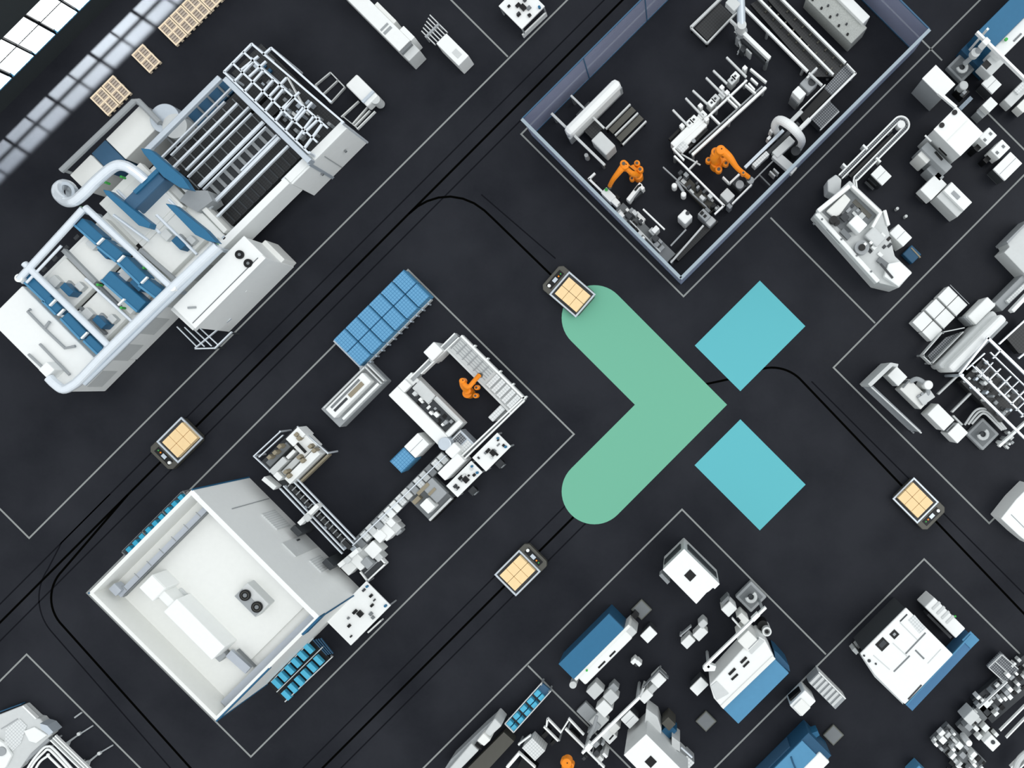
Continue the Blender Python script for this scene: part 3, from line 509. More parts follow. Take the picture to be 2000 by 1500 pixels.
def robot(label, base, joints, z0=0, extra=(), grip=None, br=11, grp='orange robot arms'):
    t = Thing('industrial_robot', label, 'robot arm', *base, grp)
    t.p('base', 'dark', C(*base, br, 0, .25), bevel=.02); t.p('column', 'orange', C(*base, br*.85, .25, .75, r2=br, ref=.25), bevel=.03)
    j = joints; t.p('shoulder', 'orange', [C(j[0][0], j[0][1], j[0][3]*62, .7, j[0][2]+.12)], bevel=.05)
    t.p('lower_arm', 'orange', T([(a, b, c, r) for a, b, c, r in j[:3]], .1, 14, sm=True)); t.p('elbow', 'orange', [C(j[2][0], j[2][1], j[2][3]*60, j[2][2]-.25, j[2][2]+.18)], bevel=.05)
    t.p('forearm', 'orange', T([(a, b, c, r) for a, b, c, r in j[2:]], .1, 14, sm=True)); e = j[-1]
    t.p('wrist', 'gunmetal', C(e[0], e[1], e[3]*55, e[2]-.25, e[2]-.05)); t.p('gripper', 'dark', Q(e[0], e[1], 8, 5, e[2]-.45, e[2]-.2))
    for x, y, z, r in extra: t.p('motor', 'orange', [C(x, y, r, z-.35, z)], bevel=.05); t.p('motor_cap', 'gunmetal', C(x, y, r*.45, z, z+.04, 12))
    t.p('cable', 'black', T([(base[0]+4, base[1]-3, .7), (j[1][0]+3, j[1][1]-4, j[1][2]+.1), (j[2][0]+2, j[2][1]-2, j[2][2]+.2)], .022, 6, sm=True))
robot('small orange robot arm in the ring line of the middle cell', (918, 768), [(912, 763, 1.1, .12), (904, 754, 1.5, .1), (902, 744, 1.7, .1), (914, 756, 1.8, .09), (926, 744, 1.7, .085), (936, 733, 1.5, .09)], extra=((928, 773, 1.2, 5), (930, 757, 1.3, 5), (922, 748, 1.5, 3.5)))

# ---------------------------------------------------------------- large white cabin
t = Thing('machine_cabin', 'huge white machine cabin with blue corner edges and rooftop units, lower left', 'machine cabin', 420, 1180)
hz = 4.05; k = H/(H-hz)
s0, s1, d0, d1 = 1331, 1831, 580, 986
t.p('front_wall', 'white', S(s0, s1, d0, d0+14, 0, hz)); t.p('side_wall', 'cream', S(s0, s0+10, d0+14, d1-10, 0, hz)); t.p('side_wall', 'cream', S(s1-10, s1, d0+14, d1-10, 0, hz)); t.p('back_wall', 'cream', S(s0, s1, d1-10, d1, 0, hz))
zr = 2.95; kk = (H-hz)/(H-zr)
def rt(s): return 2080+(s-2080)*kk
def rd(d): return -580+(d+580)*kk
t.p('roof', 'cream', S(rt(s0+10), rt(s1-10), rd(d0+14), rd(d1-10), 2.8, zr))
t.p('parapet_cap', 'white', S(s0+30, s1-30, d0+1, d0+9, hz, hz+.03)); t.p('roof_step', 'cream', S(rt(s0)+45, rt(s1)-60, rd(d0+14), rd(d1)-110, zr, zr+.12), bevel=.03)
for a, b in ((s0-1, d0-1), (s1-2, d0-1), (s0-1, d1-3), (s1-2, d1-3)): t.p('corner_trim', 'deepblue', S(a, a+4, b, b+4, 0, hz+.02), label='dark blue corner edge')
t.p('base_edge', 'deepblue', S(s1-4, s1+2, d0, d0+70, 3.6, 4.06)); t.p('base_edge', 'deepblue', S(s1-2, s1+2, d0+200, d1, 3.9, 4.06))
t.p('cable_tray', 'traygrey', R(405, 990, 232, 1163, 11, 3.3, 3.42)); t.p('tray_edge', 'midgrey', R(410, 995, 240, 1166, 1.6, 3.3, 3.5)); t.p('tray_end', 'traygrey', Q(224, 1152, 16, 20, 3.2, 3.6), bevel=.02)
for i in range(7): t.p('tray_joint', 'grey', R(382-i*24, 1000+i*24, 391-i*24, 1009+i*24, 1.2, 3.42, 3.44))
t.p('cable_tray', 'traygrey', R(617, 1199, 436, 1376, 15, 3.2, 3.35)); t.p('tray_edge', 'dark', R(622, 1206, 441, 1384, 1.8, 3.2, 3.45)); t.p('cable_tray', 'traygrey', R(446, 1276, 484, 1310, 16, 3.2, 3.34)); t.p('cable_tray', 'traygrey', R(404, 985, 618, 1199, 7, 3.3, 3.42))
t.p('tray_edge', 'midgrey', R(462, 1270, 496, 1304, 1.4, 3.2, 3.4))
def roofbox(nm, m, a, b, c, e, z): return t.p(nm, m, S(a, b, c, e, zr, z), bevel=.03)
q = roofbox('air_unit', 'white', 1419, 1473, 825, 877, 3.95); mesh_obj('air_unit_lid', 'white', S(1421, 1471, 827, 875, 3.95, 3.97), q)
roofbox('duct', 'white', 1474, 1516, 834, 858, 3.8); roofbox('long_duct', 'white', 1514, 1703, 825, 876, 3.95); roofbox('duct_end', 'grey', 1700, 1722, 838, 866, 3.3)
t.p('duct_base', 'lightgrey', S(1500, 1700, 795, 822, zr, 3.12), bevel=.03)
q = roofbox('chiller', 'lightgrey', 1621, 1705, 655, 708, 3.55); mesh_obj('chiller_top', 'grey', S(1623, 1703, 678, 706, 3.55, 3.57), q)
for x, y in ((478, 1163), (501, 1186)):
    f = t.p('fan', 'black', [C(x, y, 11, 3.57, 3.64)], bevel=.01); mesh_obj('fan_hub', 'midgrey', C(x, y, 4, 3.64, 3.68, 12), f); mesh_obj('fan_guard', 'gunmetal', ring(x, y, 8, 1, 3.64, 3.66), f)
t.p('front_door', 'lightgrey', F(1640, 1690, 443, 446, .1, 2.1)); t.p('door_handle', 'dark', F(1648, 1652, 440, 443, .9, 1.1)); t.p('front_panel', 'grey', F(1500, 1502, 444, 446, .1, 3.0)); t.p('front_hatch', 'tilewhite', F(1540, 1600, 443, 446, .5, 1.6)); t.p('front_hatch', 'tilewhite', F(1715, 1760, 443, 446, .5, 1.5))
t.p('window_strip', 'haze', S(1829, 1833, 690, 830, 2.4, 3.6))
# racks of turquoise bins beside the cabin
t = Thing('bin_rack', 'narrow rack of turquoise bins along the upper left side of the white cabin', 'rack', 297, 1022)
t.p('frame', 'midgrey', [S(1314, 1315.5, 602, 842, 2.2, 2.26), S(1334, 1336, 602, 842, 2.2, 2.26)]+[S(1314, 1336, 602+i*79, 605+i*79, 2.2, 2.26) for i in range(4)]); t.ps('leg', 'midgrey', [S(1315, 1318, 603+i*118, 606+i*118, 0, 2.2) for i in range(3)]); t.p('shelf', 'dark', S(1316, 1334, 604, 840, 1.9, 1.95))
for i in range(9): solo('storage_bin', 'cyan', [S(1318, 1333, 612+i*25.4, 626+i*25.4, 1.95, 2.24)], 'turquoise bin on the narrow rack behind the white cabin, number %s from the right' % ('one', 'two', 'three', 'four', 'five', 'six', 'seven', 'eight', 'nine')[i], 'bin', 'turquoise bins beside the white cabin', .01)
t = Thing('bin_rack', 'two-lane rack of turquoise bins below the lower right side of the white cabin', 'rack', 585, 1308)
t.p('rail', 'lightgrey', [R(556, 1371, 649, 1283, 2, .4, .5), R(529, 1332, 612, 1246, 1.6, .4, .5), R(540, 1352, 630, 1264, 1.6, .4, .5)]); t.p('shelf', 'black', S(1852, 1930, 640, 812, .3, .38)); t.ps('leg', 'grey', legs4(1852, 1930, 640, 812, .3)); t.ps('roller', 'dirtyblue', [R(611+i*5, 1250+i*-1, 638+i*4, 1280+i*-1, 1.2, .38, .46) for i in range(4)])
for j in range(2):
    for i in range(6):
        x, y = 602-i*12.5+j*19, 1268+i*13.6+j*22.5
        solo('storage_bin', 'teal', [Q(x, y, 9.5, 20, .38, .6)], 'turquoise bin on the two-lane rack, %s lane, %s from the upper right end' % (('inner', 'outer')[j], ('first', 'second', 'third', 'fourth', 'fifth', 'sixth')[i]), 'bin', 'turquoise bins on the two-lane rack', .012)
solo('bumper_rail', 'white', [R(718, 1236, 744, 1212, 3, 0, .3)], 'short white rail on the floor beside the test bench at the cabin corner', 'rail')

# ---------------------------------------------------------------- glass enclosure
t = Thing('glass_fence', 'tall bluish glass fence with silver rails around the large orange robots', 'fence', 1416, 290)
hz = 2.2; s0, s1, d0, d1 = 1251, 1873, -1759, -787
t.p('glass_wall', 'glass', S(s0, s0+2, d0, d1, .05, hz)); t.p('glass_wall', 'glass', S(s1-2, s1, d0, d1, .05, hz)); t.p('glass_wall', 'glass', S(s0, s1, d0, d0+2, .05, hz)); t.p('glass_wall', 'glass', S(s0, s1, d1-2, d1, .05, hz))
t.p('top_rail', 'dirtyblue', S(s0-1.5, s0+2, d0, d1, hz, hz+.05)); t.p('top_rail', 'dirtyblue', S(s0, s1, d0-2, d0+2, hz, hz+.05)); t.p('top_rail', 'railgrey', S(s1-4, s1+5, d0, d1+2, hz, hz+.06)); t.p('top_rail', 'railgrey', S(s0, s1, d1-4, d1+5, hz, hz+.06))
t.p('bottom_rail', 'dirtyblue', [S(s0+1, s0+3, d0, d1, 0, .08, hz), S(s0, s1, d0+1, d0+3, 0, .08, hz), S(s1-3, s1, d0, d1, 0, .08, hz), S(s0, s1, d1-3, d1, 0, .08, hz)])
for i in range(1, 4): t.p('post', 'dirtyblue', S(s0, s0+3, d1-i*240, d1-i*240+3, 0, hz)); t.p('post', 'steel', S(s1-4, s1, d1-i*240, d1-i*240+4, 0, hz)) ; t.p('post', 'steel', S(s0+i*160, s0+i*160+4, d1-4, d1, 0, hz))
# ---------------------------------------------------------------- inside the glass enclosure
t = Thing('film_unwinder', 'white roll machine with grey box, in the left corner of the glass enclosure', 'machine', 1135, 260)
t.p('side_bar', 'lightgrey', R(1077, 221, 1181, 322, 5, .8, .95)); t.p('side_bar', 'lightgrey', R(1115, 186, 1180, 250, 4, .8, .9)); t.p('roll_cover', 'white', S(1349, 1380, -1052, -846, .3, 1.3), bevel=.18); t.p('cover_lip', 'grey', S(1378, 1386, -1045, -840, .3, 1.0), bevel=.02)
t.p('grey_box', 'lightgrey', S(1428, 1487, -918, -880, .2, 1.1), bevel=.05); t.p('shaft', 'dark', R(1127, 226, 1152, 200, 6, .5, .8)); t.ps('leg', 'midgrey', [C(1082, 226, 3, 0, .8), C(1176, 318, 3, 0, .8), C(1118, 190, 3, 0, .8)]); t.p('belt', 'deckmesh', S(1386, 1428, -925, -885, .3, .5)); t.p('belt_leg', 'black', S(1395, 1470, -912, -890, 0, .3))
t = Thing('roller_rails', 'three parallel white rails over olive mats beside the white roll machine', 'conveyor', 1222, 240)
for x1, y1, x2, y2 in ((1183, 251, 1231, 203), (1201, 264, 1246, 220), (1216, 282, 1262, 236)): t.p('rail', 'lightgrey', R(x1, y1, x2, y2, 3, .35, .5))
t.p('mat', 'gunmetal', [R(1193, 257, 1238, 212, 12, .25, .35), R(1208, 273, 1253, 228, 12, .25, .35)]); t.ps('foot', 'black', [C(1186, 252, 2, 0, .35), C(1214, 280, 2, 0, .35), C(1230, 207, 2, 0, .35), C(1258, 240, 2, 0, .35)])
solo('floor_sensor', 'lightgrey', [C(1145, 303, 4, 0, .5, 12, r2=5)], 'tiny grey sensor post under the white roll machine in the glass enclosure', 'sensor')
robot('orange robot arm at the left in the glass enclosure, reaching down to the white bench', (1240, 338), [(1246, 341, 1.2, .15), (1236, 338, 1.8, .13), (1220, 322, 2.1, .14), (1212, 332, 2.1, .12), (1198, 350, 1.8, .09), (1191, 363, 1.4, .08)], extra=((1218, 319, 2.3, 7.5), (1244, 318, 1.8, 6), (1250, 330, 1.7, 6.5), (1234, 348, 1.3, 5)), br=13)
robot('orange robot arm at the right in the glass enclosure, beside the white multi-finger line', (1410, 310), [(1400, 316, 1.3, .2), (1396, 306, 1.8, .18), (1408, 292, 2.2, .16), (1424, 306, 2.2, .14), (1440, 328, 1.9, .1), (1462, 346, 1.5, .09)], extra=((1398, 296, 2.1, 9), (1384, 312, 1.6, 6), (1404, 330, 1.5, 7), (1418, 318, 1.8, 6), (1452, 337, 1.9, 5)), br=17)
t = Thing('fixture_bench', 'white framed fixture bench at the glass wall below the left orange robot', 'machine', 1185, 375)
t.p('rail', 'white', R(1150, 349, 1206, 403, 4, .8, .95)); t.p('rail', 'white', R(1149, 350, 1162, 338, 4, .8, .95)); t.p('plate', 'black', S(1494, 1520, -810, -780, .5, .7)); t.p('block', 'white', Q(1188, 380, 16, 26, .4, 1.0), bevel=.02); t.p('block', 'white', Q(1200, 392, 12, 20, .4, .9), bevel=.02); t.p('green_light', 'green_led', C(1184, 370, 3, 1.0, 1.08, 12)); t.p('plate', 'black', Q(1202, 388, 16, 10, .5, .7)); t.ps('leg', 'grey', [C(1153, 350, 3, 0, .8), C(1204, 401, 3, 0, .8)])
t = Thing('gripper_stand', 'tall narrow white gripper stand right of the left orange robot', 'stand', 1240, 378)
t.p('arm', 'white', R(1226, 391, 1252, 358, 8, .5, 1.1), bevel=.02); t.p('arm', 'white', R(1248, 360, 1257, 369, 7, .5, 1.1), bevel=.02); t.p('slot', 'black', R(1240, 372, 1248, 362, 4, 1.1, 1.13)); t.p('foot', 'grey', C(1228, 390, 5, 0, .5)); t.p('side_plate', 'dark', R(1238, 388, 1256, 372, 4, .3, .7))
t = Thing('tool_line', 'cluttered line of white and grey tooling along the lower left glass wall', 'machine', 1260, 430)
t.p('bed', 'midgrey', R(1208, 405, 1310, 505, 26, 0, .5)); 
rn = random.Random(8)
for i in range(26):
    u = rn.uniform(0, 84); w = rn.uniform(-14, 18); m = rn.choice(('white', 'white', 'lightgrey', 'grey', 'dark', 'black', 'lightgrey'))
    if u > 70: m = rn.choice(('grey', 'dark', 'black'))
    t.p({'white': 'cover', 'lightgrey': 'housing', 'grey': 'bracket', 'dark': 'recess', 'black': 'recess'}[m], m, Q(1213+u+w*.7, 410+u-w*.7, rn.uniform(5, 12), rn.uniform(5, 14), .3, rn.uniform(.55, 1.2)), bevel=.01)
t.p('rail', 'white', R(1256, 408, 1298, 448, 3, .8, .95)); t.p('rail', 'lightgrey', R(1225, 425, 1290, 492, 2.5, .6, .8)); t.p('housing', 'white', Q(1280, 448, 14, 10, .3, 1.1), bevel=.02)
t = Thing('finger_line', 'long white assembly line with seven slender fingers in the middle of the glass enclosure', 'machine', 1400, 220)
for x1, y1, x2, y2 in ((1314, 214, 1341, 242), (1339, 191, 1378, 232), (1353, 176, 1382, 203), (1379, 151, 1416, 188), (1393, 137, 1420, 163), (1419, 111, 1458, 150)): t.p('finger', 'lightgrey', R(x1, y1, x2, y2, 4, .95, 1.08), bevel=.01)
t.p('main_rail', 'white', R(1496, 170, 1352, 302, 5, .8, 1.0)); t.p('main_rail', 'grey', R(1489, 168, 1346, 298, 3, .6, .8)); t.p('inner_rail', 'white', R(1459, 156, 1315, 291, 3.5, .8, .98)); t.p('end_rail', 'white', R(1466, 134, 1497, 160, 4, .8, 1.0)); t.p('end_rail', 'white', R(1314, 289, 1336, 312, 3.5, .8, 1.0))
for x1, y1, x2, y2 in ((1467, 152, 1480, 164), (1462, 162, 1474, 175), (1424, 184, 1446, 206), (1419, 190, 1440, 210), (1388, 224, 1406, 242), (1456, 165, 1476, 182)): t.p('cross_rail', 'white', R(x1, y1, x2, y2, 3.5, .8, 1.0))
for x, y in ((1347, 240), (1355, 233), (1390, 200), (1397, 192), (1430, 156), (1436, 148), (1372, 224), (1412, 184)): t.p('cover', rn.choice(('white', 'lightgrey')), Q(x, y, 15, 13, .3, 1.0), bevel=.02); t.p('socket', 'dark', Q(x, y, 4, 4, 1.0, 1.03))
for x, y in ((1455, 132), (1420, 180), (1368, 206), (1410, 170), (1332, 245), (1380, 232)): t.p('joint', 'white', Q(x, y, 8, 8, .5, 1.15), bevel=.01)
t.p('end_table', 'white', S(1588, 1626, -1138, -1030, .3, .95), bevel=.04); t.p('end_table_hole', 'grey', C(1355, 275, 4, .95, .97)); t.p('end_table', 'tilewhite', S(1610, 1632, -1060, -1034, .95, 1.1), bevel=.03); t.p('slot', 'black', S(1630, 1637, -1130, -1040, .6, .85)); t.p('slot', 'black', S(1576, 1583, -1130, -1035, .6, .85))
t.ps('leg', 'grey', [C(x, y, 3, 0, .8) for x, y in ((1492, 172), (1354, 300), (1456, 158), (1318, 288), (1425, 234), (1400, 210))]); t.p('base', 'dark', [R(1480, 176, 1350, 298, 4, .0, .3)])
t = Thing('rail_frame', 'empty rectangular frame over dark boards at the top of the glass enclosure', 'frame', 1390, 40)
for x1, y1, x2, y2, w in ((1349, 53, 1410, -6, 5), (1349, 53, 1381, 84, 3), (1381, 84, 1440, 22, 3)): t.p('bar', 'lightgrey', R(x1, y1, x2, y2, w, .5, .65))
t.p('board', 'deckmesh', S(1412, 1460, -1400, -1302, .2, .5)); t.ps('foot', 'black', [C(1352, 53, 2, 0, .5), C(1381, 81, 2, 0, .5), C(1405, 4, 2, 0, .5)])
t = Thing('crane_post', 'thick grey upright tube with hanging cables at the top of the glass enclosure', 'post', 1447, 60)
t.p('tube', 'steel', T([(1446, -20, 2.0), (1448, 48, 1.6)], .16, 16)); t.p('collar', 'lightgrey', C(1449, 48, 9, 1.2, 1.75)); t.p('base', 'grey', C(1450, 60, 10, 0, 1.2)); t.p('head', 'lightgrey', Q(1432, 6, 20, 24, 1.6, 2.0), bevel=.03)
for i in range(10): t.p('hose', rn.choice(('grey', 'midgrey', 'lightgrey')), T([(1436+rn.uniform(-6, 10), 50+rn.uniform(0, 12), .9), (1445+rn.uniform(-8, 14), 75+rn.uniform(-5, 10), .7), (1448+rn.uniform(-10, 18), 92+rn.uniform(0, 20), .3)], .03, 6, sm=True))
t.p('valve', 'dark', Q(1452, 95, 12, 10, .2, .7)); t.p('valve', 'grey', Q(1444, 72, 10, 8, .2, .9)); t.p('valve', 'lightgrey', Q(1463, 100, 3, 14, .2, .8))
t = Thing('linear_axis', 'bright white diagonal beam beside the grey tube at the top of the glass enclosure', 'beam', 1466, 76)
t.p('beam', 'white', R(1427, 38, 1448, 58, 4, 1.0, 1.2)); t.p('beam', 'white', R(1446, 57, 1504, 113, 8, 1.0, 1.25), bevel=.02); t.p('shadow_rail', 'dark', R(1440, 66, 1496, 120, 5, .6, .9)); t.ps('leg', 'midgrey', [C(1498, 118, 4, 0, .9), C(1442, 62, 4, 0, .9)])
t = Thing('long_infeed', 'long dark conveyor with three white rails along the right side of the glass enclosure', 'conveyor', 1570, 80)
for x1, y1, x2, y2, w in ((1446, 6, 1578, 139, 5), (1476, -10, 1628, 145, 4), (1518, -12, 1652, 122, 4.5), (1654, 124, 1672, 143, 2.5), (1672, 142, 1563, 251, 4), (1563, 214, 1612, 165, 2)): t.p('rail', 'white', R(x1, y1, x2, y2, w, .75, .9))
t.p('deck', 'deckmesh', P([(1466, 8), (1480, 0), (1634, 150), (1590, 150)], .4, .6)); t.p('deck', 'deckmesh', P([(1500, 0), (1530, 0), (1662, 136), (1640, 158)], .4, .6)); t.p('deck', 'meshgrey', P([(1650, 128), (1668, 143), (1624, 186), (1610, 172)], .4, .62)); t.p('deck', 'black', P([(1612, 172), (1624, 184), (1570, 240), (1562, 226)], .4, .6))
t.ps('cross_slat', 'gunmetal', [R(1494+i*15, 24+i*15, 1506+i*15, 12+i*15, 3, .6, .66) for i in range(9)]+[R(1536+i*15, 24+i*15, 1546+i*15, 14+i*15, 3, .6, .66) for i in range(8)])
t.ps('leg', 'grey', [C(x, y, 3, 0, .75) for x, y in ((1570, 132), (1622, 142), (1668, 143), (1565, 247), (1500, 60), (1580, 50))])
t = Thing('speckled_console', 'long speckled grey console with a white back strip inside the glass enclosure', 'console', 1630, 30)
t.p('body', 'speckle', S(1570, 1748, -1640, -1578, 0, .9), bevel=.03); t.p('back_strip', 'white', S(1575, 1732, -1668, -1640, 0, 1.1), bevel=.03); t.ps('knob', 'black', [C(1588+i*17, -2+i*17, 2.3, .9, 1.0, 10) for i in range(5)]); t.ps('knob', 'dark', [C(1600+i*18, -14+i*18+6, 2, .9, 1.0, 10) for i in range(4)])
t = Thing('camera_station', 'white box on a grey arm beside the right end of the long dark conveyor', 'machine', 1570, 170)
t.p('box', 'white', Q(1561, 181, 18, 22, .3, 1.2), bevel=.03); t.p('box_foot', 'midgrey', Q(1555, 192, 12, 20, .0, .8), bevel=.02); t.p('arm', 'grey', Q(1580, 163, 26, 26, .6, 1.1), bevel=.05); t.p('lens', 'dark', C(1586, 160, 7, 1.1, 1.15)); t.p('rail', 'lightgrey', R(1580, 142, 1606, 166, 4, 1.2, 1.35)); t.p('bracket', 'lightgrey', R(1576, 152, 1596, 132, 4, 1.0, 1.3)); t.p('post', 'grey', C(1580, 165, 5, 0, .6))
t = Thing('arched_hood', 'white curved tube arching over the conveyor near the right orange robot', 'hood', 1540, 258)
t.p('arch', 'white', T([(1519, 262, .4, .12), (1513, 247, 1.0, .15), (1522, 235, 1.5, .17), (1540, 243, 1.8, .18), (1556, 258, 1.7, .17), (1566, 274, 1.2, .15), (1563, 286, .4, .12)], .16, 16, sm=True)); t.p('foot', 'lightgrey', C(1518, 262, 6, 0, .5)); t.p('foot', 'grey', C(1561, 288, 7, 0, .5)); t.p('valve', 'white', Q(1508, 254, 8, 8, .2, .8), bevel=.02); t.p('valve', 'white', Q(1502, 269, 8, 6, .2, .7), bevel=.02)
t = Thing('outfeed_line', 'grey and white conveyor passing under the white arch down to the right orange robot', 'conveyor', 1510, 280)
t.p('rail', 'lightgrey', R(1566, 216, 1546, 236, 8, .6, .8)); t.p('rail', 'steel', R(1530, 254, 1455, 327, 6, .6, .8)); t.p('cover', 'tilewhite', R(1500, 298, 1472, 324, 10, .5, .95), bevel=.02); t.p('rail', 'white', R(1582, 232, 1562, 252, 8, .6, .85)); t.p('cover', 'lightgrey', R(1548, 270, 1513, 303, 16, .5, .9), bevel=.03); t.p('cover', 'lightgrey', R(1513, 300, 1552, 334, 17, .5, .85), bevel=.02); t.p('belt', 'dark', R(1560, 240, 1480, 318, 8, .3, .6))
t.p('side_rail', 'grey', R(1512, 312, 1470, 354, 2.5, .5, .6)); t.p('side_rail', 'midgrey', R(1484, 342, 1504, 362, 2.5, .3, .4)); t.ps('bracket', 'lightgrey', [R(1504, 334, 1514, 344, 3, 0, .5), R(1511, 329, 1521, 339, 3, 0, .5)]); t.ps('leg', 'midgrey', [C(1530, 268, 3, 0, .3), C(1490, 308, 3, 0, .3), C(1548, 330, 3, 0, .5)]); t.p('drum', 'dark', C(1554, 295, 9, 0, .6))
t = Thing('mesh_crate', 'flat dark mesh crate by the right glass wall', 'crate', 1612, 226)
t.p('body', 'meshgrey', D(1585, 233, 1639, 216, 0, .5), label='dark mesh body'); t.p('rim', 'lightgrey', R(1602, 254, 1639, 217, 2.5, .5, .6)); t.p('rim', 'grey', R(1585, 233, 1622, 196, 2, .5, .6))
t = Thing('robot_cell_table', 'grey table with a round fixture under the hand of the right orange robot', 'table', 1440, 365)
t.p('top', 'lightgrey', Q(1421, 381, 20, 22, .0, .9), bevel=.03); t.p('fixture', 'dark', S(1786, 1820, -1094, -1072, .3, .85)); t.p('disc', 'grey', C(1445, 360, 8, .85, 1.0)); t.p('rim', 'white', [R(1430, 398, 1468, 360, 3, .6, .9), R(1425, 358, 1444, 340, 4, .6, .9), R(1412, 345, 1425, 358, 3, .6, .9)]); t.p('corner_block', 'grey', Q(1425, 402, 8, 10, .0, .8), bevel=.02); t.p('corner_block', 'grey', C(1466, 352, 7, 0, .8)); t.p('leg', 'midgrey', C(1444, 360, 6, 0, .3))
t = Thing('pipework_line', 'dark line of pipes, valves and grey blocks below the white multi-finger line', 'machine', 1360, 400)
t.p('rail', 'white', R(1317, 304, 1415, 402, 3.5, .8, .95)); t.p('rail', 'white', R(1414, 401, 1396, 418, 3.5, .8, .95)); t.p('rail', 'lightgrey', R(1374, 440, 1310, 513, 3.5, .6, .75)); t.p('rail', 'grey', R(1340, 448, 1310, 480, 3, .5, .6)); t.p('rail', 'grey', R(1295, 326, 1380, 404, 2.5, .5, .65)); t.p('rail', 'lightgrey', R(1346, 330, 1362, 314, 3, .8, 1.0)); t.p('rail', 'lightgrey', R(1330, 300, 1368, 322, 2.5, .8, .9))
t.p('bed', 'gunmetal', R(1340, 356, 1394, 410, 20, 0, .35)); t.p('bed', 'deckmesh', R(1398, 428, 1320, 505, 14, 0, .3))
t.ps('ball', 'white', [C(1317, 362, 5.5, .4, 1.0), C(1335, 379, 5.5, .4, 1.0)], bevel=.06); t.p('pipe', 'grey', T([(1330, 345, .6), (1322, 355, .7), (1335, 375, .7)], .06)); t.p('housing', 'white', Q(1338, 423, 22, 22, .0, 1.1), bevel=.05); t.p('hub', 'dark', C(1343, 416, 4, 1.1, 1.13)); t.p('housing', 'grey', Q(1376, 420, 16, 22, .0, .9), bevel=.03); t.p('housing', 'lightgrey', Q(1388, 432, 18, 14, 0, .7), bevel=.04); t.p('socket', 'black', Q(1371, 416, 7, 6, .9, .93)); t.p('socket', 'black', Q(1377, 422, 6, 5, .9, .93))
for i in range(22):
    u = rn.uniform(0, 80); w = rn.uniform(-12, 12); m = rn.choice(('grey', 'midgrey', 'dark', 'lightgrey', 'black'))
    t.p('valve', m, Q(1324+u+w*.7, 335+u-w*.7, rn.uniform(4, 9), rn.uniform(4, 11), .2, rn.uniform(.45, 1.0)), bevel=.01)
t.ps('leg', 'midgrey', [C(1318, 306, 3, 0, .8), C(1412, 400, 3, 0, .8), C(1312, 510, 3, 0, .6)])

# ---------------------------------------------------------------- right upper cell
t = Thing('loop_conveyor', 'slender white loop conveyor with a rounded upper end next to the glass fence', 'conveyor', 1710, 300)
def loop(w, r0, nm, m, z0, z1):
    pts = [(1650-r0*.7, 353-r0*.7)]+[(1760+r0*math.cos(math.radians(a)), 243+r0*math.sin(math.radians(a))) for a in range(-135, 46, 15)]+[(1672+r0*.7-8, 332+r0*.7+8), (1664+r0*.5, 352), (1668+r0*.4, 372)]
    V, Fc = ribbon(pts, w, z0, z1); k = (1-z1/H); V = [(a*k, b*k, c) for a, b, c in V]; t.p(nm, m, (V, Fc))
loop(3, 16, 'rail', 'white', .8, .95); loop(2.5, 7, 'rail', 'white', .8, .95); loop(6, 11.5, 'belt', 'meshgrey', .72, .82)
t.p('centre_strip', 'black', R(1745, 262, 1660, 345, 6, .5, .7)); t.p('end_hub', 'white', C(1760, 243, 7, .6, 1.0)); t.ps('clamp', 'white', [Q(1690, 287, 4, 12, .5, 1.0), Q(1716, 312, 4, 12, .5, 1.0), Q(1650, 323, 4, 10, .5, 1.0)]); t.ps('leg', 'grey', [C(1690, 300, 3, 0, .5), C(1740, 255, 3, 0, .5), C(1655, 340, 3, 0, .5)]); t.p('start_box', 'lightgrey', P([(1616, 352), (1633, 340), (1644, 350), (1642, 372), (1634, 382), (1617, 374)], .0, 1.0), bevel=.05)
t = Thing('filling_machine', 'white machine with a rounded rail tub and black round openings below the loop conveyor', 'machine', 1680, 450)
t.p('body', 'lightgrey', P([(1594, 413), (1660, 352), (1722, 410), (1736, 452), (1748, 500), (1782, 532), (1756, 562), (1718, 553)], 0, 1.6), bevel=.04)
t.p('front_rim', 'white', R(1595, 416, 1716, 550, 9, 1.3, 1.75), bevel=.03)
t.p('tub_wall', 'white', R(1598, 412, 1660, 362, 9, 1.6, 2.0), bevel=.04); t.p('tub_wall', 'white', R(1664, 362, 1720, 415, 6, 1.6, 2.0), bevel=.03); t.p('tub_wall', 'white', R(1722, 412, 1704, 444, 6, 1.6, 2.0), bevel=.03)
t.p('tub_floor', 'midgrey', P([(1606, 414), (1660, 366), (1716, 416), (1690, 446), (1650, 456)], 1.6, 1.63)); t.p('hopper', 'cream', P([(1614, 412), (1650, 378), (1662, 390), (1640, 420), (1628, 424)], 1.63, 1.8), bevel=.04)
t.p('cover', 'white', Q(1676, 437, 24, 30, 1.6, 2.15), bevel=.04); t.p('opening', 'black', [C(1629, 428, 7, 1.6, 2.0), C(1636, 434, 5, 1.6, 1.95)]); t.p('turntable', 'grey', C(1684, 483, 14, 1.6, 1.9)); t.p('opening', 'black', [C(1684, 483, 6.5, 1.9, 2.0)]); t.p('opening', 'midgrey', Q(1652, 457, 10, 22, 1.6, 1.8)); t.p('bracket', 'dark', Q(1650, 424, 14, 14, 1.8, 1.95), bevel=.02)
t.p('dial_head', 'lightgrey', Q(1710, 462, 26, 34, 1.6, 2.0), bevel=.08); t.p('arm', 'white', R(1728, 410, 1736, 440, 7, 1.2, 1.7), bevel=.03)
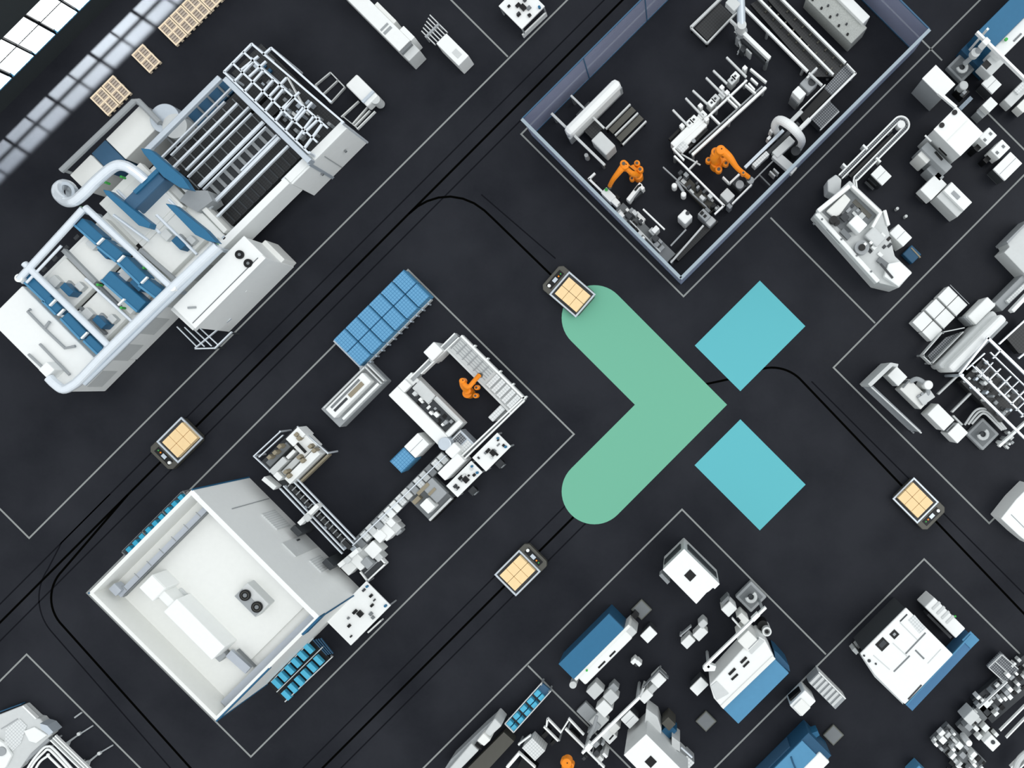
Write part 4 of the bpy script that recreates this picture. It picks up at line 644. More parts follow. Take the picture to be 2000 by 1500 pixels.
clutter(t, 2160, 2230, -1280, -1200, 1.6, 2.0, 12, 41, ('white', 'grey', 'dark', 'lightgrey', 'black'), size=(7, 15)); clutter(t, 2055, 2125, -1275, -1215, 1.63, 1.85, 9, 43, ('grey', 'dark', 'midgrey', 'lightgrey'), size=(8, 18)); t.p('trough', 'midgrey', P([(1622, 440), (1650, 470), (1640, 476), (1614, 448)], 1.6, 1.62)); t.p('trough', 'gunmetal', R(1668, 392, 1700, 424, 9, 1.63, 1.66))
t.p('end_cover', 'white', P([(1735, 515), (1757, 510), (1782, 533), (1755, 560), (1727, 540)], 1.6, 1.9), bevel=.04); t.p('slot', 'dark', R(1720, 515, 1744, 543, 4, 1.9, 1.95)); t.p('slot', 'midgrey', R(1716, 505, 1735, 520, 10, 1.6, 1.8))
for x, y in ((1602, 432), (1640, 471), (1670, 503), (1698, 534)): t.p('bolt', 'midgrey', C(x+4, y-4, 2, 1.6, 1.8, 10))
t.p('front_step', 'grey', F(2024, 2030, -1150, -1148, .1, .3))
cab('control_cabinet', 'white', 2192, 2246, -1318, -1282, 1.3, 'white cabinet at the right side of the round rail tub machine')
t = Thing('pedal_box', 'small dark blue box on the floor right of the rail tub machine', 'box', 1781, 496); t.p('body', 'navy', D(1763, 496, 1800, 497, 0, .35), bevel=.03); t.p('edge', 'brown', R(1780, 484, 1798, 503, 2.5, .2, .38))
for x, y, w in ((1753, 407, 'upper'), (1770, 422, 'lower')): solo('floor_stud', 'lightgrey', [C(x, y, 3, 0, .3, 12)], '%s of two tiny round grey studs right of the rail tub machine' % w, 'stud', 'small floor studs')
cab('side_cabinet', 'white', 2041, 2086, -1398, -1361, .9, 'small white cabinet right of the slender loop conveyor', side='dark'); 
t = Thing('step_rack', 'short dark step rack left of the small white cabinet by the loop conveyor', 'rack', 1703, 352)
t.p('board', 'dark', [R(1690, 355, 1706, 370, 5, .2, .3), R(1696, 348, 1712, 363, 3, .2, .35)]); t.p('bar', 'midgrey', R(1703, 346, 1716, 358, 2, .2, .4)); t.p('foot', 'black', Q(1702, 358, 8, 14, 0, .2))
t = Thing('packaging_machine', 'big white machine with two black roof dots and slotted grey side box, upper right', 'machine', 1865, 270)
t.p('body', 'lightgrey', S(2077, 2181, -1660, -1572, 0, 2.4), bevel=.03); t.p('roof', 'white', S(2076, 2181, -1661, -1571, 2.4, 2.46), bevel=.02); t.ps('dot', 'black', [C(1840, 244, 5, 2.46, 2.52), C(1865, 219, 5, 2.46, 2.52)]); t.p('roof_seam', 'cream', S(2124, 2127, -1655, -1576, 2.46, 2.48))
t.p('front_box', 'grey', S(2088, 2186, -1536, -1510, 0, 1.5), bevel=.04); t.p('front_lid', 'cream', S(2094, 2130, -1530, -1490, 0, 1.3), bevel=.05); t.ps('slot', 'black', [R(1827, 296, 1841, 312, 4, 1.5, 1.56), R(1835, 288, 1850, 303, 4, 1.5, 1.56)]); t.p('handle', 'white', R(1807, 264, 1819, 276, 3, 1.9, 1.95)); t.p('foot_box', 'grey', S(2140, 2190, -1500, -1480, 0, 1.0), bevel=.03)
t.p('knob', 'skyblue', C(1834, 342, 5, 0, 1.0))
t = Thing('outlet_box', 'white outlet box directly below the big white machine with the roof dots', 'box', 1825, 365); t.p('body', 'white', D(1797, 370, 1850, 360, .3, 1.0), bevel=.03); t.p('base', 'black', Q(1808, 380, 20, 20, 0, .3)); t.p('foot', 'dark', R(1793, 378, 1808, 393, 3, 0, .4))
t = Thing('printer_cabinet', 'white cabinet with a grey front and a small top display, below the big white machine', 'cabinet', 1862, 390); t.p('body', 'lightgrey', D(1829, 384, 1899, 395, 0, 1.0), bevel=.03); t.p('top', 'white', D(1843, 372, 1899, 395, 1.0, 1.2), bevel=.02); t.p('display', 'grey', Q(1867, 381, 8, 18, 1.2, 1.23)); 
t = Thing('two_hole_box', 'white two-hole box joined to the right corner of the big white machine', 'box', 1930, 267); t.p('body', 'white', D(1912, 268, 1948, 264, .3, 1.3), bevel=.03); t.ps('hole', 'midgrey', [Q(1935, 261, 5, 6, 1.3, 1.32), Q(1924, 273, 5, 6, 1.3, 1.32)]); t.p('foot', 'black', Q(1910, 288, 14, 10, 0, .8)); 
t = Thing('two_hole_box', 'white two-hole box standing free, right of the one joined to the big machine', 'box', 1955, 293); t.p('body', 'white', D(1935, 294, 1974, 288, .3, 1.1), bevel=.03); t.ps('hole', 'midgrey', [Q(1960, 286, 5, 6, 1.1, 1.12), Q(1948, 298, 5, 6, 1.1, 1.12)]); t.p('foot', 'black', Q(1931, 308, 22, 10, 0, .6))
cab('floor_cabinet', 'white', 2270, 2316, -1678, -1610, .9, 'plain white cabinet just below the free two-hole box at the right edge', side='dark')
t = Thing('intake_cabinet', 'white topped cabinet with grey front between the glass corner and the big white machine', 'cabinet', 1830, 160); t.p('body', 'grey', S(1955, 2030, -1700, -1652, 0, 1.8), bevel=.02); t.p('top', 'white', S(1954, 2031, -1702, -1648, 1.8, 1.87), bevel=.02); t.ps('hatch', 'lightgrey', [F(1990, 2000, -1601, -1599, .9, 1.1), F(2010, 2018, -1601, -1599, .5, .7)])
t.p('bridge', 'white', R(1834, 180, 1868, 209, 6, 2.0, 2.15)); t.p('bridge', 'clear', R(1898, 190, 1876, 212, 8, 2.0, 2.1))
def seat_platform(x, y, w, label, lowcol='grey'):
    t = Thing('operator_platform', label, 'platform', x, y, 'grey operator platforms with a seat'); t.p('plate', lowcol, Q(x, y, w, w, .0, .35), bevel=.05); t.p('plate_inset', 'midgrey', Q(x, y, w*.75, w*.75, .35, .37))
    a = [(x+9*math.cos(math.radians(q)), y+9*math.sin(math.radians(q)), .8) for q in range(-60, 200, 26)]
    t.p('backrest', 'lightgrey', T(a, .07, 8)); t.p('seat', 'dark', C(x, y+1, 6.5, .6, .72), bevel=.03); t.p('seat_post', 'black', C(x, y, 3, .37, .6)); return t
seat_platform(1879, 131, 42, 'square grey platform with a curved seat beside the blue machine at the top right corner')
t = Thing('gantry_robot', 'blue topped machine at the top right corner crossed by a thin white gantry beam', 'machine', 1960, 60)
t.p('housing', 'deepblue', S(1971, 2034, -2120, -1848, 0, 2.0), bevel=.03); t.p('roof', 'blue', S(1972, 2034, -2120, -1848, 2.0, 2.05)); t.p('front', 'white', S(2034, 2070, -2120, -1845, 0, 1.9), bevel=.04); t.p('slot', 'midgrey', S(2058, 2063, -1930, -1900, 1.9, 1.93)); t.p('green_light', 'green_led', C(1966, 76, 3, 2.0, 2.1))
t.p('base_deck', 'navy', S(1974, 2070, -1846, -1780, 0, .7)); t.p('gantry_beam', 'white', R(1909, 61, 2012, 162, 5, 2.6, 2.8)); t.p('carriage', 'white', Q(1927, 80, 14, 12, 2.4, 2.9), bevel=.03); t.p('grab_arm', 'grey', T([(1926, 80, 2.3, .14), (1918, 92, 2.0, .1), (1908, 102, 1.7, .13), (1898, 112, 1.4, .09), (1884, 124, 1.1, .1)], .12, 12, sm=True)); t.p('arm_joint', 'lightgrey', C(1906, 102, 9, 1.5, 1.8)); 
t.p('load_box', 'lightgrey', D(1915, 128, 1964, 120, .7, 1.4), bevel=.04); t.p('load_hole', 'black', Q(1927, 126, 14, 14, 1.4, 1.42)); t.p('gantry_post', 'white', F(1990, 1996, -1776, -1770, 0, 2.7))
cab('tool_box', 'white', 2080, 2122, -1792, -1755, .9, 'small white square box right below the blue topped machine, top right', side='dark')
t = Thing('tool_box', 'small white square box with grey front, lower of the two near the blue topped machine', 'box', 1930, 210); t.p('top', 'white', Q(1934, 204, 24, 20, .4, 1.1), bevel=.02); t.p('front', 'grey', Q(1922, 216, 26, 18, .0, .7), bevel=.02)
t = Thing('drum_motor', 'small round silver motor left of the seat platform, top right', 'motor', 1883, 170); t.p('body', 'lightgrey', C(1883, 166, 9, .2, .9), bevel=.05); t.p('base', 'black', Q(1880, 178, 18, 22, 0, .5)); t.p('cap', 'grey', Q(1884, 180, 8, 6, .5, .8))
t = Thing('conveyor_head', 'grey and white conveyor end reaching in from the right edge below the blue topped machine', 'conveyor', 1985, 190); t.p('body', 'lightgrey', R(1968, 202, 2010, 160, 20, .3, .9), bevel=.03); t.p('plate', 'tilewhite', R(1985, 180, 2010, 155, 12, .9, 1.0)); t.p('foot', 'black', R(1970, 206, 2010, 166, 8, 0, .3)); t.p('cover', 'cream', R(1992, 214, 2012, 194, 18, .2, .8), bevel=.02)

# ---------------------------------------------------------------- right middle cell
for i in range(3):
    for j in range(2):
        s0, d0 = 2388+j*39, -1285+(2-i)*52
        x, y = 1820.5-17.5+i*24.5+j*19, 631.5-i*24.5+j*19 - 4
        q = mesh_obj('white_bin', 'tilewhite' if 0 else 'white', Q(x-1, y, 31, 25.5, .0, .6), bevel=.02)
        tag(q, 'white bin in the block of six, %s row, %s from the lower left' % (('upper left', 'lower right')[j], ('first', 'second', 'third')[i]), 'bin', 'white bins in a block of six')
        mesh_obj('lid_edge', 'grey', Q(x+13, y-13, 1.2, 26, .7, .705), q)
t = Thing('cover_box', 'white box with rounded grey edges just right of the block of six white bins', 'box', 1915, 605); t.p('body', 'white', D(1890, 618, 1946, 596, .1, 1.1), bevel=.05); t.p('edge', 'grey', R(1884, 618, 1900, 634, 6, 0, .8), bevel=.02); t.p('edge', 'lightgrey', R(1898, 632, 1944, 592, 5, .1, .9), bevel=.02)
t = Thing('mesh_ramp', 'translucent mesh ramp below the block of six white bins', 'ramp', 1843, 675); t.p('plate', 'meshgrey', P([(1812, 694), (1846, 660), (1872, 650), (1880, 652), (1836, 700), (1818, 706)], .0, .5)); t.p('rail', 'lightgrey', [R(1802, 694, 1840, 650, 2, .5, .9), R(1802, 694, 1820, 711, 2, .5, .9), R(1840, 649, 1884, 640, 2, .5, .9), R(1820, 711, 1882, 648, 2, .5, .9)]); t.ps('post', 'grey', [C(1804, 694, 2, 0, .9), C(1842, 650, 2, 0, .9), C(1820, 709, 2, 0, .9)])
t = Thing('wrapping_machine', 'large white machine of long curved hoods and silver pipe frames at the right edge', 'machine', 1940, 740)
t.p('hood', 'white', S(2568, 2594, -1345, -1135, 0, 1.9), bevel=.12); t.p('hood', 'lightgrey', S(2545, 2566, -1335, -1120, 0, 1.3), bevel=.1); t.p('hood', 'grey', S(2592, 2600, -1340, -1145, 0, 1.7), bevel=.03)
for x1, y1, x2, y2, w in ((1875, 731, 1932, 659, 5), (1875, 731, 2010, 864, 6), (1928, 658, 2015, 742, 7), (1952, 672, 2015, 614, 4), (1990, 700, 2015, 680, 4), (1906, 716, 2015, 826, 2.5), (1920, 700, 2015, 796, 2.5), (1888, 722, 1924, 690, 3), (1950, 760, 1975, 735, 3), (1975, 790, 2005, 760, 3), (1930, 745, 1955, 720, 3), (1995, 815, 2015, 795, 3), (1898, 712, 2010, 822, 2), (1935, 688, 2015, 766, 2.5), (1915, 735, 1940, 708, 2), (1962, 772, 1990, 745, 2), (1985, 802, 2012, 776, 2), (1940, 700, 1955, 684, 3)): t.p('frame_rail', 'pipe', R(x1, y1, x2, y2, w*.72, 2.12, 2.24))
for x1, y1, x2, y2 in ((1833, 770, 1872, 733), (1860, 805, 1905, 760), (1862, 812, 1880, 830)): t.p('lower_rail', 'lightgrey', R(x1, y1, x2, y2, 3.5, .5, .7))
t.p('bed', 'deckmesh', S(2620, 2780, -1220, -1130, .2, .8)); clutter(t, 2625, 2790, -1225, -1135, .8, 1.5, 48, 61, ('grey', 'steel', 'white', 'dark', 'lightgrey', 'black', 'dark', 'grey'), size=(5, 11)); t.p('deck', 'deckmesh', P([(1965, 660), (2010, 620), (2010, 690), (1990, 690)], .4, .9)); t.p('leg', 'steel', [C(1880, 733, 3, 0, 2.1), C(1932, 664, 3, 0, 2.1)])
t.p('roller_bed', 'grey', R(1950, 600, 2012, 538, 22, 0, .9), bevel=.03); t.p('roller', 'tilewhite', R(1968, 590, 2012, 548, 8, .9, 1.1), bevel=.02); t.p('beam', 'white', R(1978, 608, 2012, 572, 8, 1.2, 1.6), bevel=.03)
for i in range(3): t.p('curved_pipe', 'lightgrey', T([(1884+i*7, 824-i*1+6, .5), (1905+i*5, 802+i*4, .6), (1924, 798+i*5, .6), (1938-i*2, 806+i*5, .6), (1965-i*4, 838+i*1, .5)], .045, 8, sm=True))
t.p('bridge_beam', 'white', R(1952, 872, 2012, 818, 5, 1.4, 1.6)); clutter(t, 2812, 2850, -1130, -1085, .1, .7, 8, 66, ('lightgrey', 'grey', 'white'), size=(6, 14))
t = Thing('module_chain', 'chain of white box modules with a grey ring, running down to a grey seat platform', 'machine', 1810, 785)
t.p('module', 'white', Q(1753, 735, 26, 30, 0, .9), bevel=.03); t.p('module', 'cream', R(1767, 750, 1808, 790, 28, 0, .85), bevel=.03); t.p('ring', 'grey', T([(1779, 745, .9), (1790, 740, 1.0), (1803, 746, 1.0), (1812, 758, 1.0), (1812, 774, .9)], .09, 10, sm=True)); t.p('cap', 'white', C(1814, 752, 9, 0, 1.2), bevel=.04); t.p('module', 'lightgrey', R(1798, 785, 1822, 768, 18, .0, 1.0), bevel=.03); t.p('module', 'white', Q(1838, 815, 30, 46, 0, 1.0), bevel=.03); t.p('module', 'white', Q(1871, 846, 30, 28, 0, 1.0), bevel=.03); t.p('joint', 'midgrey', [R(1764, 757, 1776, 743, 3, .2, .92), R(1849, 842, 1864, 827, 2.5, .2, 1.01)])
clutter(t, 2565, 2600, -1060, -1015, .85, 1.2, 6, 71, ('grey', 'white', 'lightgrey'), size=(6, 12))
t = Thing('guard_panel', 'grey L-shaped guard screen left of the chain of white box modules', 'screen', 1740, 770)
t.p('panel', 'haze', R(1704, 755, 1798, 843, 4, .1, 1.7)); t.p('panel', 'lightgrey', R(1698, 753, 1742, 711, 8, .1, 1.7)); t.p('panel', 'lightgrey', R(1740, 711, 1754, 714, 6, .1, 1.5)); t.p('base_plate', 'meshgrey', F(2465, 2630, -940, -936, 0, .12)); t.p('top_rail', 'lightgrey', R(1702, 756, 1800, 846, 2.5, 1.6, 1.75))
seat_platform(1920, 848, 46, 'square grey seat platform at the end of the white module chain')
t = Thing('press_cover', 'stepped light grey block cut by the right edge, above the pipe frame machine', 'machine', 1990, 490); t.p('body', 'lightgrey', P([(1961, 493), (1972, 482), (1967, 474), (2012, 430), (2012, 546)], 0, 1.1), bevel=.03); t.p('edge', 'grey', P([(1966, 472), (2012, 426), (2012, 430), (1969, 476)], 0, 1.2))
t = Thing('corner_cabinet', 'light grey machine corner cut by the right edge, right of the lowest carrier track', 'machine', 1985, 1020); t.p('body', 'white', P([(1955, 1013), (1985, 975), (2015, 945), (2015, 1066), (1990, 1046)], 0, 1.2), bevel=.03); t.p('front', 'grey', P([(1957, 1010), (1984, 972), (1988, 977), (1962, 1015)], .0, 1.0)); t.p('seam', 'grey', R(1975, 1005, 2012, 1042, 1.5, 1.2, 1.21))
# ---------------------------------------------------------------- lower middle cell
t = Thing('lathe', 'blue topped machine with a white slotted front, left in the lower middle cell', 'machine', 1170, 1260)
t.p('body', 'navy', S(2387, 2447, 8, 206, 0, 1.38), bevel=.02); t.p('roof', 'blue', S(2388, 2447, 10, 206, 1.38, 1.42)); t.p('front', 'white', S(2448, 2482, 10, 196, 0, 1.35), bevel=.07); t.p('front_lip', 'cream', S(2447, 2456, -8, 205, 0, 1.43), bevel=.02); t.p('end_cap', 'lightgrey', S(2448, 2480, -10, 12, 0, 1.3), bevel=.05); t.ps('slot', 'black', [S(2471, 2476, 70, 92, 1.35, 1.37), S(2471, 2476, 110, 136, 1.35, 1.37)]); t.p('knob', 'lightgrey', C(1119, 1338, 7, 0, 1.0)); t.p('green_light', 'green_led', C(1146, 1310, 2, 1.42, 1.5, 10))
def mat_(x, y, label):
    t = Thing('floor_mat', label, 'mat', x, y, 'square olive grey step plates'); t.p('plate', 'olive', Q(x, y, 29, 29, 0, .12), bevel=.01); t.p('rim', 'midgrey', [Q(x, y-0, 25, 25, .12, .125)])
mat_(1253, 1191, 'square olive grey step plate at the upper end of the left blue topped machine'); mat_(1379, 1409, 'square olive grey step plate below the white machine with the pale blue slab'); mat_(1628, 1436, 'square olive grey step plate next to the blue machine cut by the bottom edge')
for x, y, w in ((1240, 1198, 'upper'),): solo('floor_clamp', 'black', [Q(x, y+4, 10, 12, 0, .5)], 'small black clamp between the blue topped machine and its step plate', 'clamp')
cab('small_box', 'white', 2492, 2522, -46, -8, .9, 'small bright white box near the upper end of the left blue topped machine', 'box', side='dark')
t = Thing('hand_truck', 'tiny white bracket-shaped device on the floor right of the left blue topped machine', 'device', 1242, 1292); t.p('body', 'white', Q(1238, 1292, 12, 8, .2, .7), bevel=.02); t.p('body', 'white', Q(1247, 1296, 8, 12, .2, .7), bevel=.02); t.p('post', 'dark', C(1243, 1298, 4, 0, .2))
t = Thing('measuring_station', 'two bright white boxes joined by a grey neck under the long thin beam', 'machine', 1273, 1345); t.p('box', 'white', Q(1286, 1329, 24, 22, 0, 0.78), bevel=.03); t.p('box', 'white', Q(1261, 1361, 24, 18, 0, 0.72), bevel=.03); t.p('neck', 'lightgrey', Q(1275, 1345, 16, 14, 0, 0.59), bevel=.03); t.p('back_frame', 'midgrey', [R(1256, 1344, 1288, 1309, 2, .6, .9), R(1288, 1309, 1305, 1326, 2, .6, .9)]); t.p('back_frame', 'lightgrey', R(1251, 1360, 1258, 1342, 4, .2, .9)); t.ps('post', 'grey', [C(1257, 1344, 2, 0, .6), C(1289, 1311, 2, 0, .6)])
t = Thing('pick_device', 'pair of joined white boxes standing free in the middle of the lower middle cell', 'machine', 1358, 1243); t.p('box', 'white', Q(1344, 1254, 24, 18, 0, 0.65), bevel=.03); t.p('box', 'white', Q(1368, 1238, 26, 18, 0, 0.72), bevel=.03); t.p('knob', 'lightgrey', Q(1373, 1219, 16, 14, 0, 0.78), bevel=.05); t.p('bar', 'grey', R(1328, 1243, 1350, 1224, 2.5, .5, .8)); t.p('bar_post', 'grey', C(1330, 1242, 2, 0, .5))
t = Thing('holed_cabinet', 'white cabinet with a black roof hole and louvred sides, below the turquoise squares', 'cabinet', 1348, 1110)
pt = [(1336, 1072), (1406, 1141), (1396, 1151), (1393, 1148), (1385, 1155), (1380, 1158), (1360, 1180), (1294, 1113)]
t.p('body', 'lightgrey', P(pt, 0, 2.45), bevel=.03); t.p('roof', 'white', P(pt, 2.45, 2.5), bevel=.02); t.p('roof_hole', 'black', Q(1348, 1124, 17, 17, 2.5, 2.52)); t.p('roof_hole', 'black', C(1348, 1124, 9, 2.5, 2.525, 4))
t.p('louvre', 'dark', F(2382, 2386, -275, -215, .9, 1.9)); t.p('louvre', 'dark', F(2398, 2505, -289, -285, .9, 1.9)); t.p('side_hatch', 'grey', R(1290, 1122, 1306, 1139, 7, .3, 1.0))
seat_platform(1467, 1166, 44, 'square grey platform with a curved seat near the top right of the lower middle cell')
t = Thing('terminal', 'small white and grey terminal left of the seat platform in the lower middle cell', 'terminal', 1430, 1190); t.p('body', 'white', Q(1424, 1190, 24, 22, 0, 1.1), bevel=.04); t.p('screen', 'midgrey', R(1410, 1180, 1424, 1166, 6, .5, 1.2)); t.p('body', 'cream', Q(1451, 1209, 14, 22, 0, 1.0), bevel=.03); t.p('arm', 'white', R(1430, 1208, 1448, 1228, 3, .8, 1.0)); t.p('slot', 'black', R(1440, 1206, 1446, 1213, 3, 1.0, 1.02))
t = Thing('loading_gantry', 'thin white gantry beam above the white machine with the pale blue slab', 'beam', 1434, 1250)
t.p('beam', 'white', R(1496, 1187, 1376, 1303, 5, 1.9, 2.1)); t.p('end_plate', 'white', P([(1372, 1305), (1384, 1296), (1399, 1302), (1396, 1311), (1376, 1312)], 1.6, 1.9), bevel=.02); t.p('carriage', 'white', R(1482, 1200, 1470, 1212, 8, 1.85, 2.15)); t.p('post', 'grey', [F(2080+(x+y-2080)*.943-3, 2080+(x+y-2080)*.943+3, -580+(y-x+580)*.943-3, -580+(y-x+580)*.943+3, 0, 1.9) for x, y in ((1490, 1192), (1384, 1304))])
t = Thing('cable_reel', 'small round black and white reel above the white machine with the pale blue slab', 'reel', 1495, 1230); t.p('drum', 'lightgrey', C(1498, 1234, 9, 0, .9)); t.p('hub', 'black', C(1498, 1234, 4, .9, .95)); t.p('flange', 'white', ring(1498, 1234, 9, 2.5, .9, .97)); t.p('shroud', 'black', C(1490, 1222, 10, 0, .6))
t = Thing('milling_machine', 'white machine with four black slots and a pale blue slab along its lower right side', 'machine', 1465, 1330)
t.p('body', 'white', P([(1455, 1262), (1483, 1243), (1494, 1250), (1513, 1285), (1411, 1384), (1394, 1364), (1386, 1338)], 0, 1.7), bevel=.05); t.p('front_panel', 'cream', R(1512, 1284, 1410, 1382, 8, 1.7, 1.76)); t.p('slab', 'skyblue', S(2796, 2856, -226, -28, 0, 1.55), label='pale blue slab', bevel=.02); t.p('slab_end', 'navy', P([(1512, 1270), (1520, 1276), (1541, 1300), (1543, 1312), (1530, 1302), (1514, 1286)], 0, 1.4)); t.p('hood', 'cream', Q(1461, 1252, 30, 30, 0, 1.9), bevel=.04); t.p('hood_seam', 'grey', R(1462, 1268, 1482, 1248, 1.5, 1.7, 1.92))
t.ps('slot', 'black', [R(1447, 1295, 1458, 1284, 5, 1.7, 1.74), R(1452, 1303, 1463, 1292, 4, 1.7, 1.74), R(1424, 1318, 1436, 1306, 5, 1.7, 1.74), R(1429, 1328, 1441, 1317, 4, 1.7, 1.74)]); t.p('cover', 'lightgrey', P([(1456, 1263), (1482, 1246), (1493, 1253), (1468, 1278)], 1.7, 1.75)); t.p('end_cover', 'lightgrey', P([(1388, 1340), (1400, 1330), (1424, 1355), (1400, 1368)], 1.7, 1.74), bevel=.02)
cab('small_box', 'white', 2692, 2722, -46, -2, .9, 'small bright white box left of the machine with the pale blue slab', 'box', side='dark')
# lower left of this cell
t = Thing('press_unit', 'white and grey stepped press unit below the left blue topped machine', 'machine', 1170, 1370)
for x, y, a, b, z, m in ((1162, 1350, 27, 24, 1.0, 'lightgrey'), (1193, 1362, 22, 24, 1.1, 'lightgrey'), (1180, 1385, 24, 26, 1.2, 'white'), (1198, 1345, 16, 16, .9, 'grey'), (1150, 1396, 26, 44, .4, 'grey'), (1170, 1408, 30, 26, .6, 'lightgrey'), (1160, 1425, 28, 12, .8, 'grey'), (1189, 1438, 22, 26, .9, 'white'), (1200, 1424, 20, 14, 1.1, 'cream')): t.p('module', m, Q(x, y, a, b, 0, z*.62), bevel=.03)
t.p('arm', 'grey', T([(1166, 1398, .9, .06), (1160, 1420, .9, .07), (1150, 1440, .7, .08)], .07, 8)); t.p('slot', 'black', R(1190, 1445, 1198, 1436, 3, .9, .93))
t = Thing('loading_gantry', 'long thin white gantry beam below the left blue topped machine', 'beam', 1192, 1417)
t.p('beam', 'white', R(1137, 1472, 1250, 1362, 5, 1.9, 2.1)); t.p('carriage', 'white', R(1146, 1465, 1154, 1455, 11, 1.85, 2.15)); t.p('post', 'grey', [F(2080+(x+y-2080)*.943-3, 2080+(x+y-2080)*.943+3, -580+(y-x+580)*.943-3, -580+(y-x+580)*.943+3, 0, 1.9) for x, y in ((1142, 1468), (1244, 1368))])
cab('small_box', 'white', 2618, 2654, 158, 194, .9, 'small white square box above the white cabinet cut by the bottom edge', 'box', side='dark')
t = Thing('holed_cabinet', 'white cabinet with one black square roof hole, cut by the bottom edge', 'cabinet', 1275, 1480)
pt = [(1262, 1434), (1345, 1517), (1300, 1530), (1262, 1520), (1218, 1475)]
t.p('body', 'lightgrey', P(pt, 0, 2.45), bevel=.03); t.p('roof', 'white', P(pt, 2.45, 2.5), bevel=.02); t.p('roof_hole', 'black', Q(1271, 1488, 17, 17, 2.5, 2.52)); t.p('lower_block', 'lightgrey', P([(1262, 1384), (1284, 1400), (1292, 1425), (1290, 1450), (1258, 1420)], 0, 1.1), bevel=.03); t.p('blue_block', 'deepblue', D(1288, 1432, 1322, 1428, 0, .8), label='dark blue low block'); t.p('olive_plate', 'gunmetal', Q(1306, 1414, 18, 20, .0, 1.0)); t.p('lower_block', 'lightgrey', P([(1312, 1438), (1328, 1450), (1328, 1468), (1312, 1460)], 0, 1.2)); t.p('side_shelf', 'pipe', [R(1330, 1460, 1352, 1480, 3, .9, 1.0)]); t.p('side_shelf', 'tilewhite', Q(1342, 1490, 20, 22, 0, .9), bevel=.03)
# turquoise rack and grey machine near the bottom edge
t = Thing('bin_rack', 'mesh rack of turquoise bins in front of the grey hoods at the bottom edge', 'rack', 1030, 1383)
t.p('rail', 'lightgrey', [R(986, 1414, 1058, 1334, 1.8, .6, .7), R(1003, 1431, 1076, 1350, 1.8, .6, .7), R(986, 1414, 1003, 1431, 1.8, .6, .7)]); t.p('shelf', 'dark', R(995, 1422, 1066, 1345, 22, .3, .38)); t.p('mesh', 'dirtyblue', R(1056, 1356, 1068, 1342, 22, .38, .5)); t.ps('leg', 'grey', [C(989, 1414, 2, 0, .6), C(1003, 1428, 2, 0, .6), C(1057, 1337, 2, 0, .6), C(1073, 1351, 2, 0, .6)])
for i in range(5):
    for j in range(2):
        x, y = 994+i*13.6+j*8.5, 1412-i*14.8+j*8.5
        solo('storage_bin', 'teal', [Q(x+1, y+2, 12, 10, .38, .62)], 'turquoise bin on the bottom edge mesh rack, %s row, %s from the left' % (('upper', 'lower')[j], ('first', 'second', 'third', 'fourth', 'fifth')[i]), 'bin', 'turquoise bins on the mesh rack', .012)
t = Thing('hooded_machine', 'light grey machine with sloped hoods reaching in from the bottom edge below the mesh rack', 'machine', 930, 1455)
t.p('hood', 'lightgrey', P([(966, 1403), (980, 1418), (956, 1440), (945, 1432)], 0, 1.2), bevel=.06); t.p('hood', 'grey', P([(966, 1403), (940, 1426), (880, 1484), (868, 1502), (900, 1502), (948, 1440)], 0, .9), bevel=.03); t.p('hood', 'cream', P([(944, 1432), (958, 1446), (945, 1458), (931, 1447)], 0, 1.3), bevel=.04); t.p('hood', 'lightgrey', P([(920, 1452), (935, 1466), (890, 1512), (868, 1512)], 0, 1.2), bevel=.05); t.p('belt', 'gunmetal', P([(984, 1430), (1004, 1448), (945, 1512), (902, 1512)], 0, .5)); t.p('gap', 'black', R(928, 1454, 940, 1464, 3, 1.0, 1.22))
t = Thing('tray_feeder', 'white mesh tray between black rollers and thin white frames at the bottom edge', 'machine', 1035, 1465)
t.p('tray', 'tilewhite', Q(1042, 1464, 28, 36, .2, .9), bevel=.01); t.p('frame', 'white', [R(1012, 1455, 1036, 1437, 3, .8, .95), R(1062, 1420, 1090, 1448, 3, .8, .95), R(1069, 1404, 1096, 1432, 3, .8, .95), R(990, 1500, 1014, 1472, 6, .8, 1.0), R(1012, 1470, 1045, 1500, 3, .8, .95), R(1069, 1404, 1067, 1420, 3, .8, .95), R(1110, 1404, 1140, 1436, 3, .8, .95), R(1104, 1424, 1180, 1500, 3.5, .8, .95), R(1096, 1430, 1110, 1408, 2.5, .8, .95)])
t.p('mat', 'black', P([(1010, 1500), (1022, 1476), (1050, 1500)], 0, .4)); t.ps('roller', 'black', [R(1060, 1440, 1072, 1428, 8, .2, .6), R(1076, 1455, 1088, 1443, 6, .2, .5), R(1112, 1430, 1128, 1446, 12, .2, .5)]); t.ps('leg', 'grey', [C(1066, 1422, 2, 0, .8), C(1092, 1446, 2, 0, .8), C(1014, 1455, 2, 0, .8), C(1108, 1428, 2, 0, .8), C(1170, 1492, 2, 0, .8)]); t.p('tray_foot', 'black', Q(1042, 1464, 20, 20, 0, .2))
rn = random.Random(3)
for i in range(10): t.p('fitting', rn.choice(('grey', 'white', 'dark')), Q(1152+rn.uniform(-12, 30), 1462+rn.uniform(-12, 26), rn.uniform(4, 12), rn.uniform(4, 12), .1, rn.uniform(.5, .9)))
robot('orange robot arm cut by the bottom edge beside the white mesh tray', (1108, 1520), [(1106, 1512, 1.0, .15), (1104, 1503, 1.5, .14), (1106, 1492, 1.8, .17), (1112, 1500, 1.7, .12), (1116, 1508, 1.5, .1), (1118, 1516, 1.2, .09)], extra=((1102, 1490, 1.9, 8), (1114, 1497, 1.7, 7)), br=12)

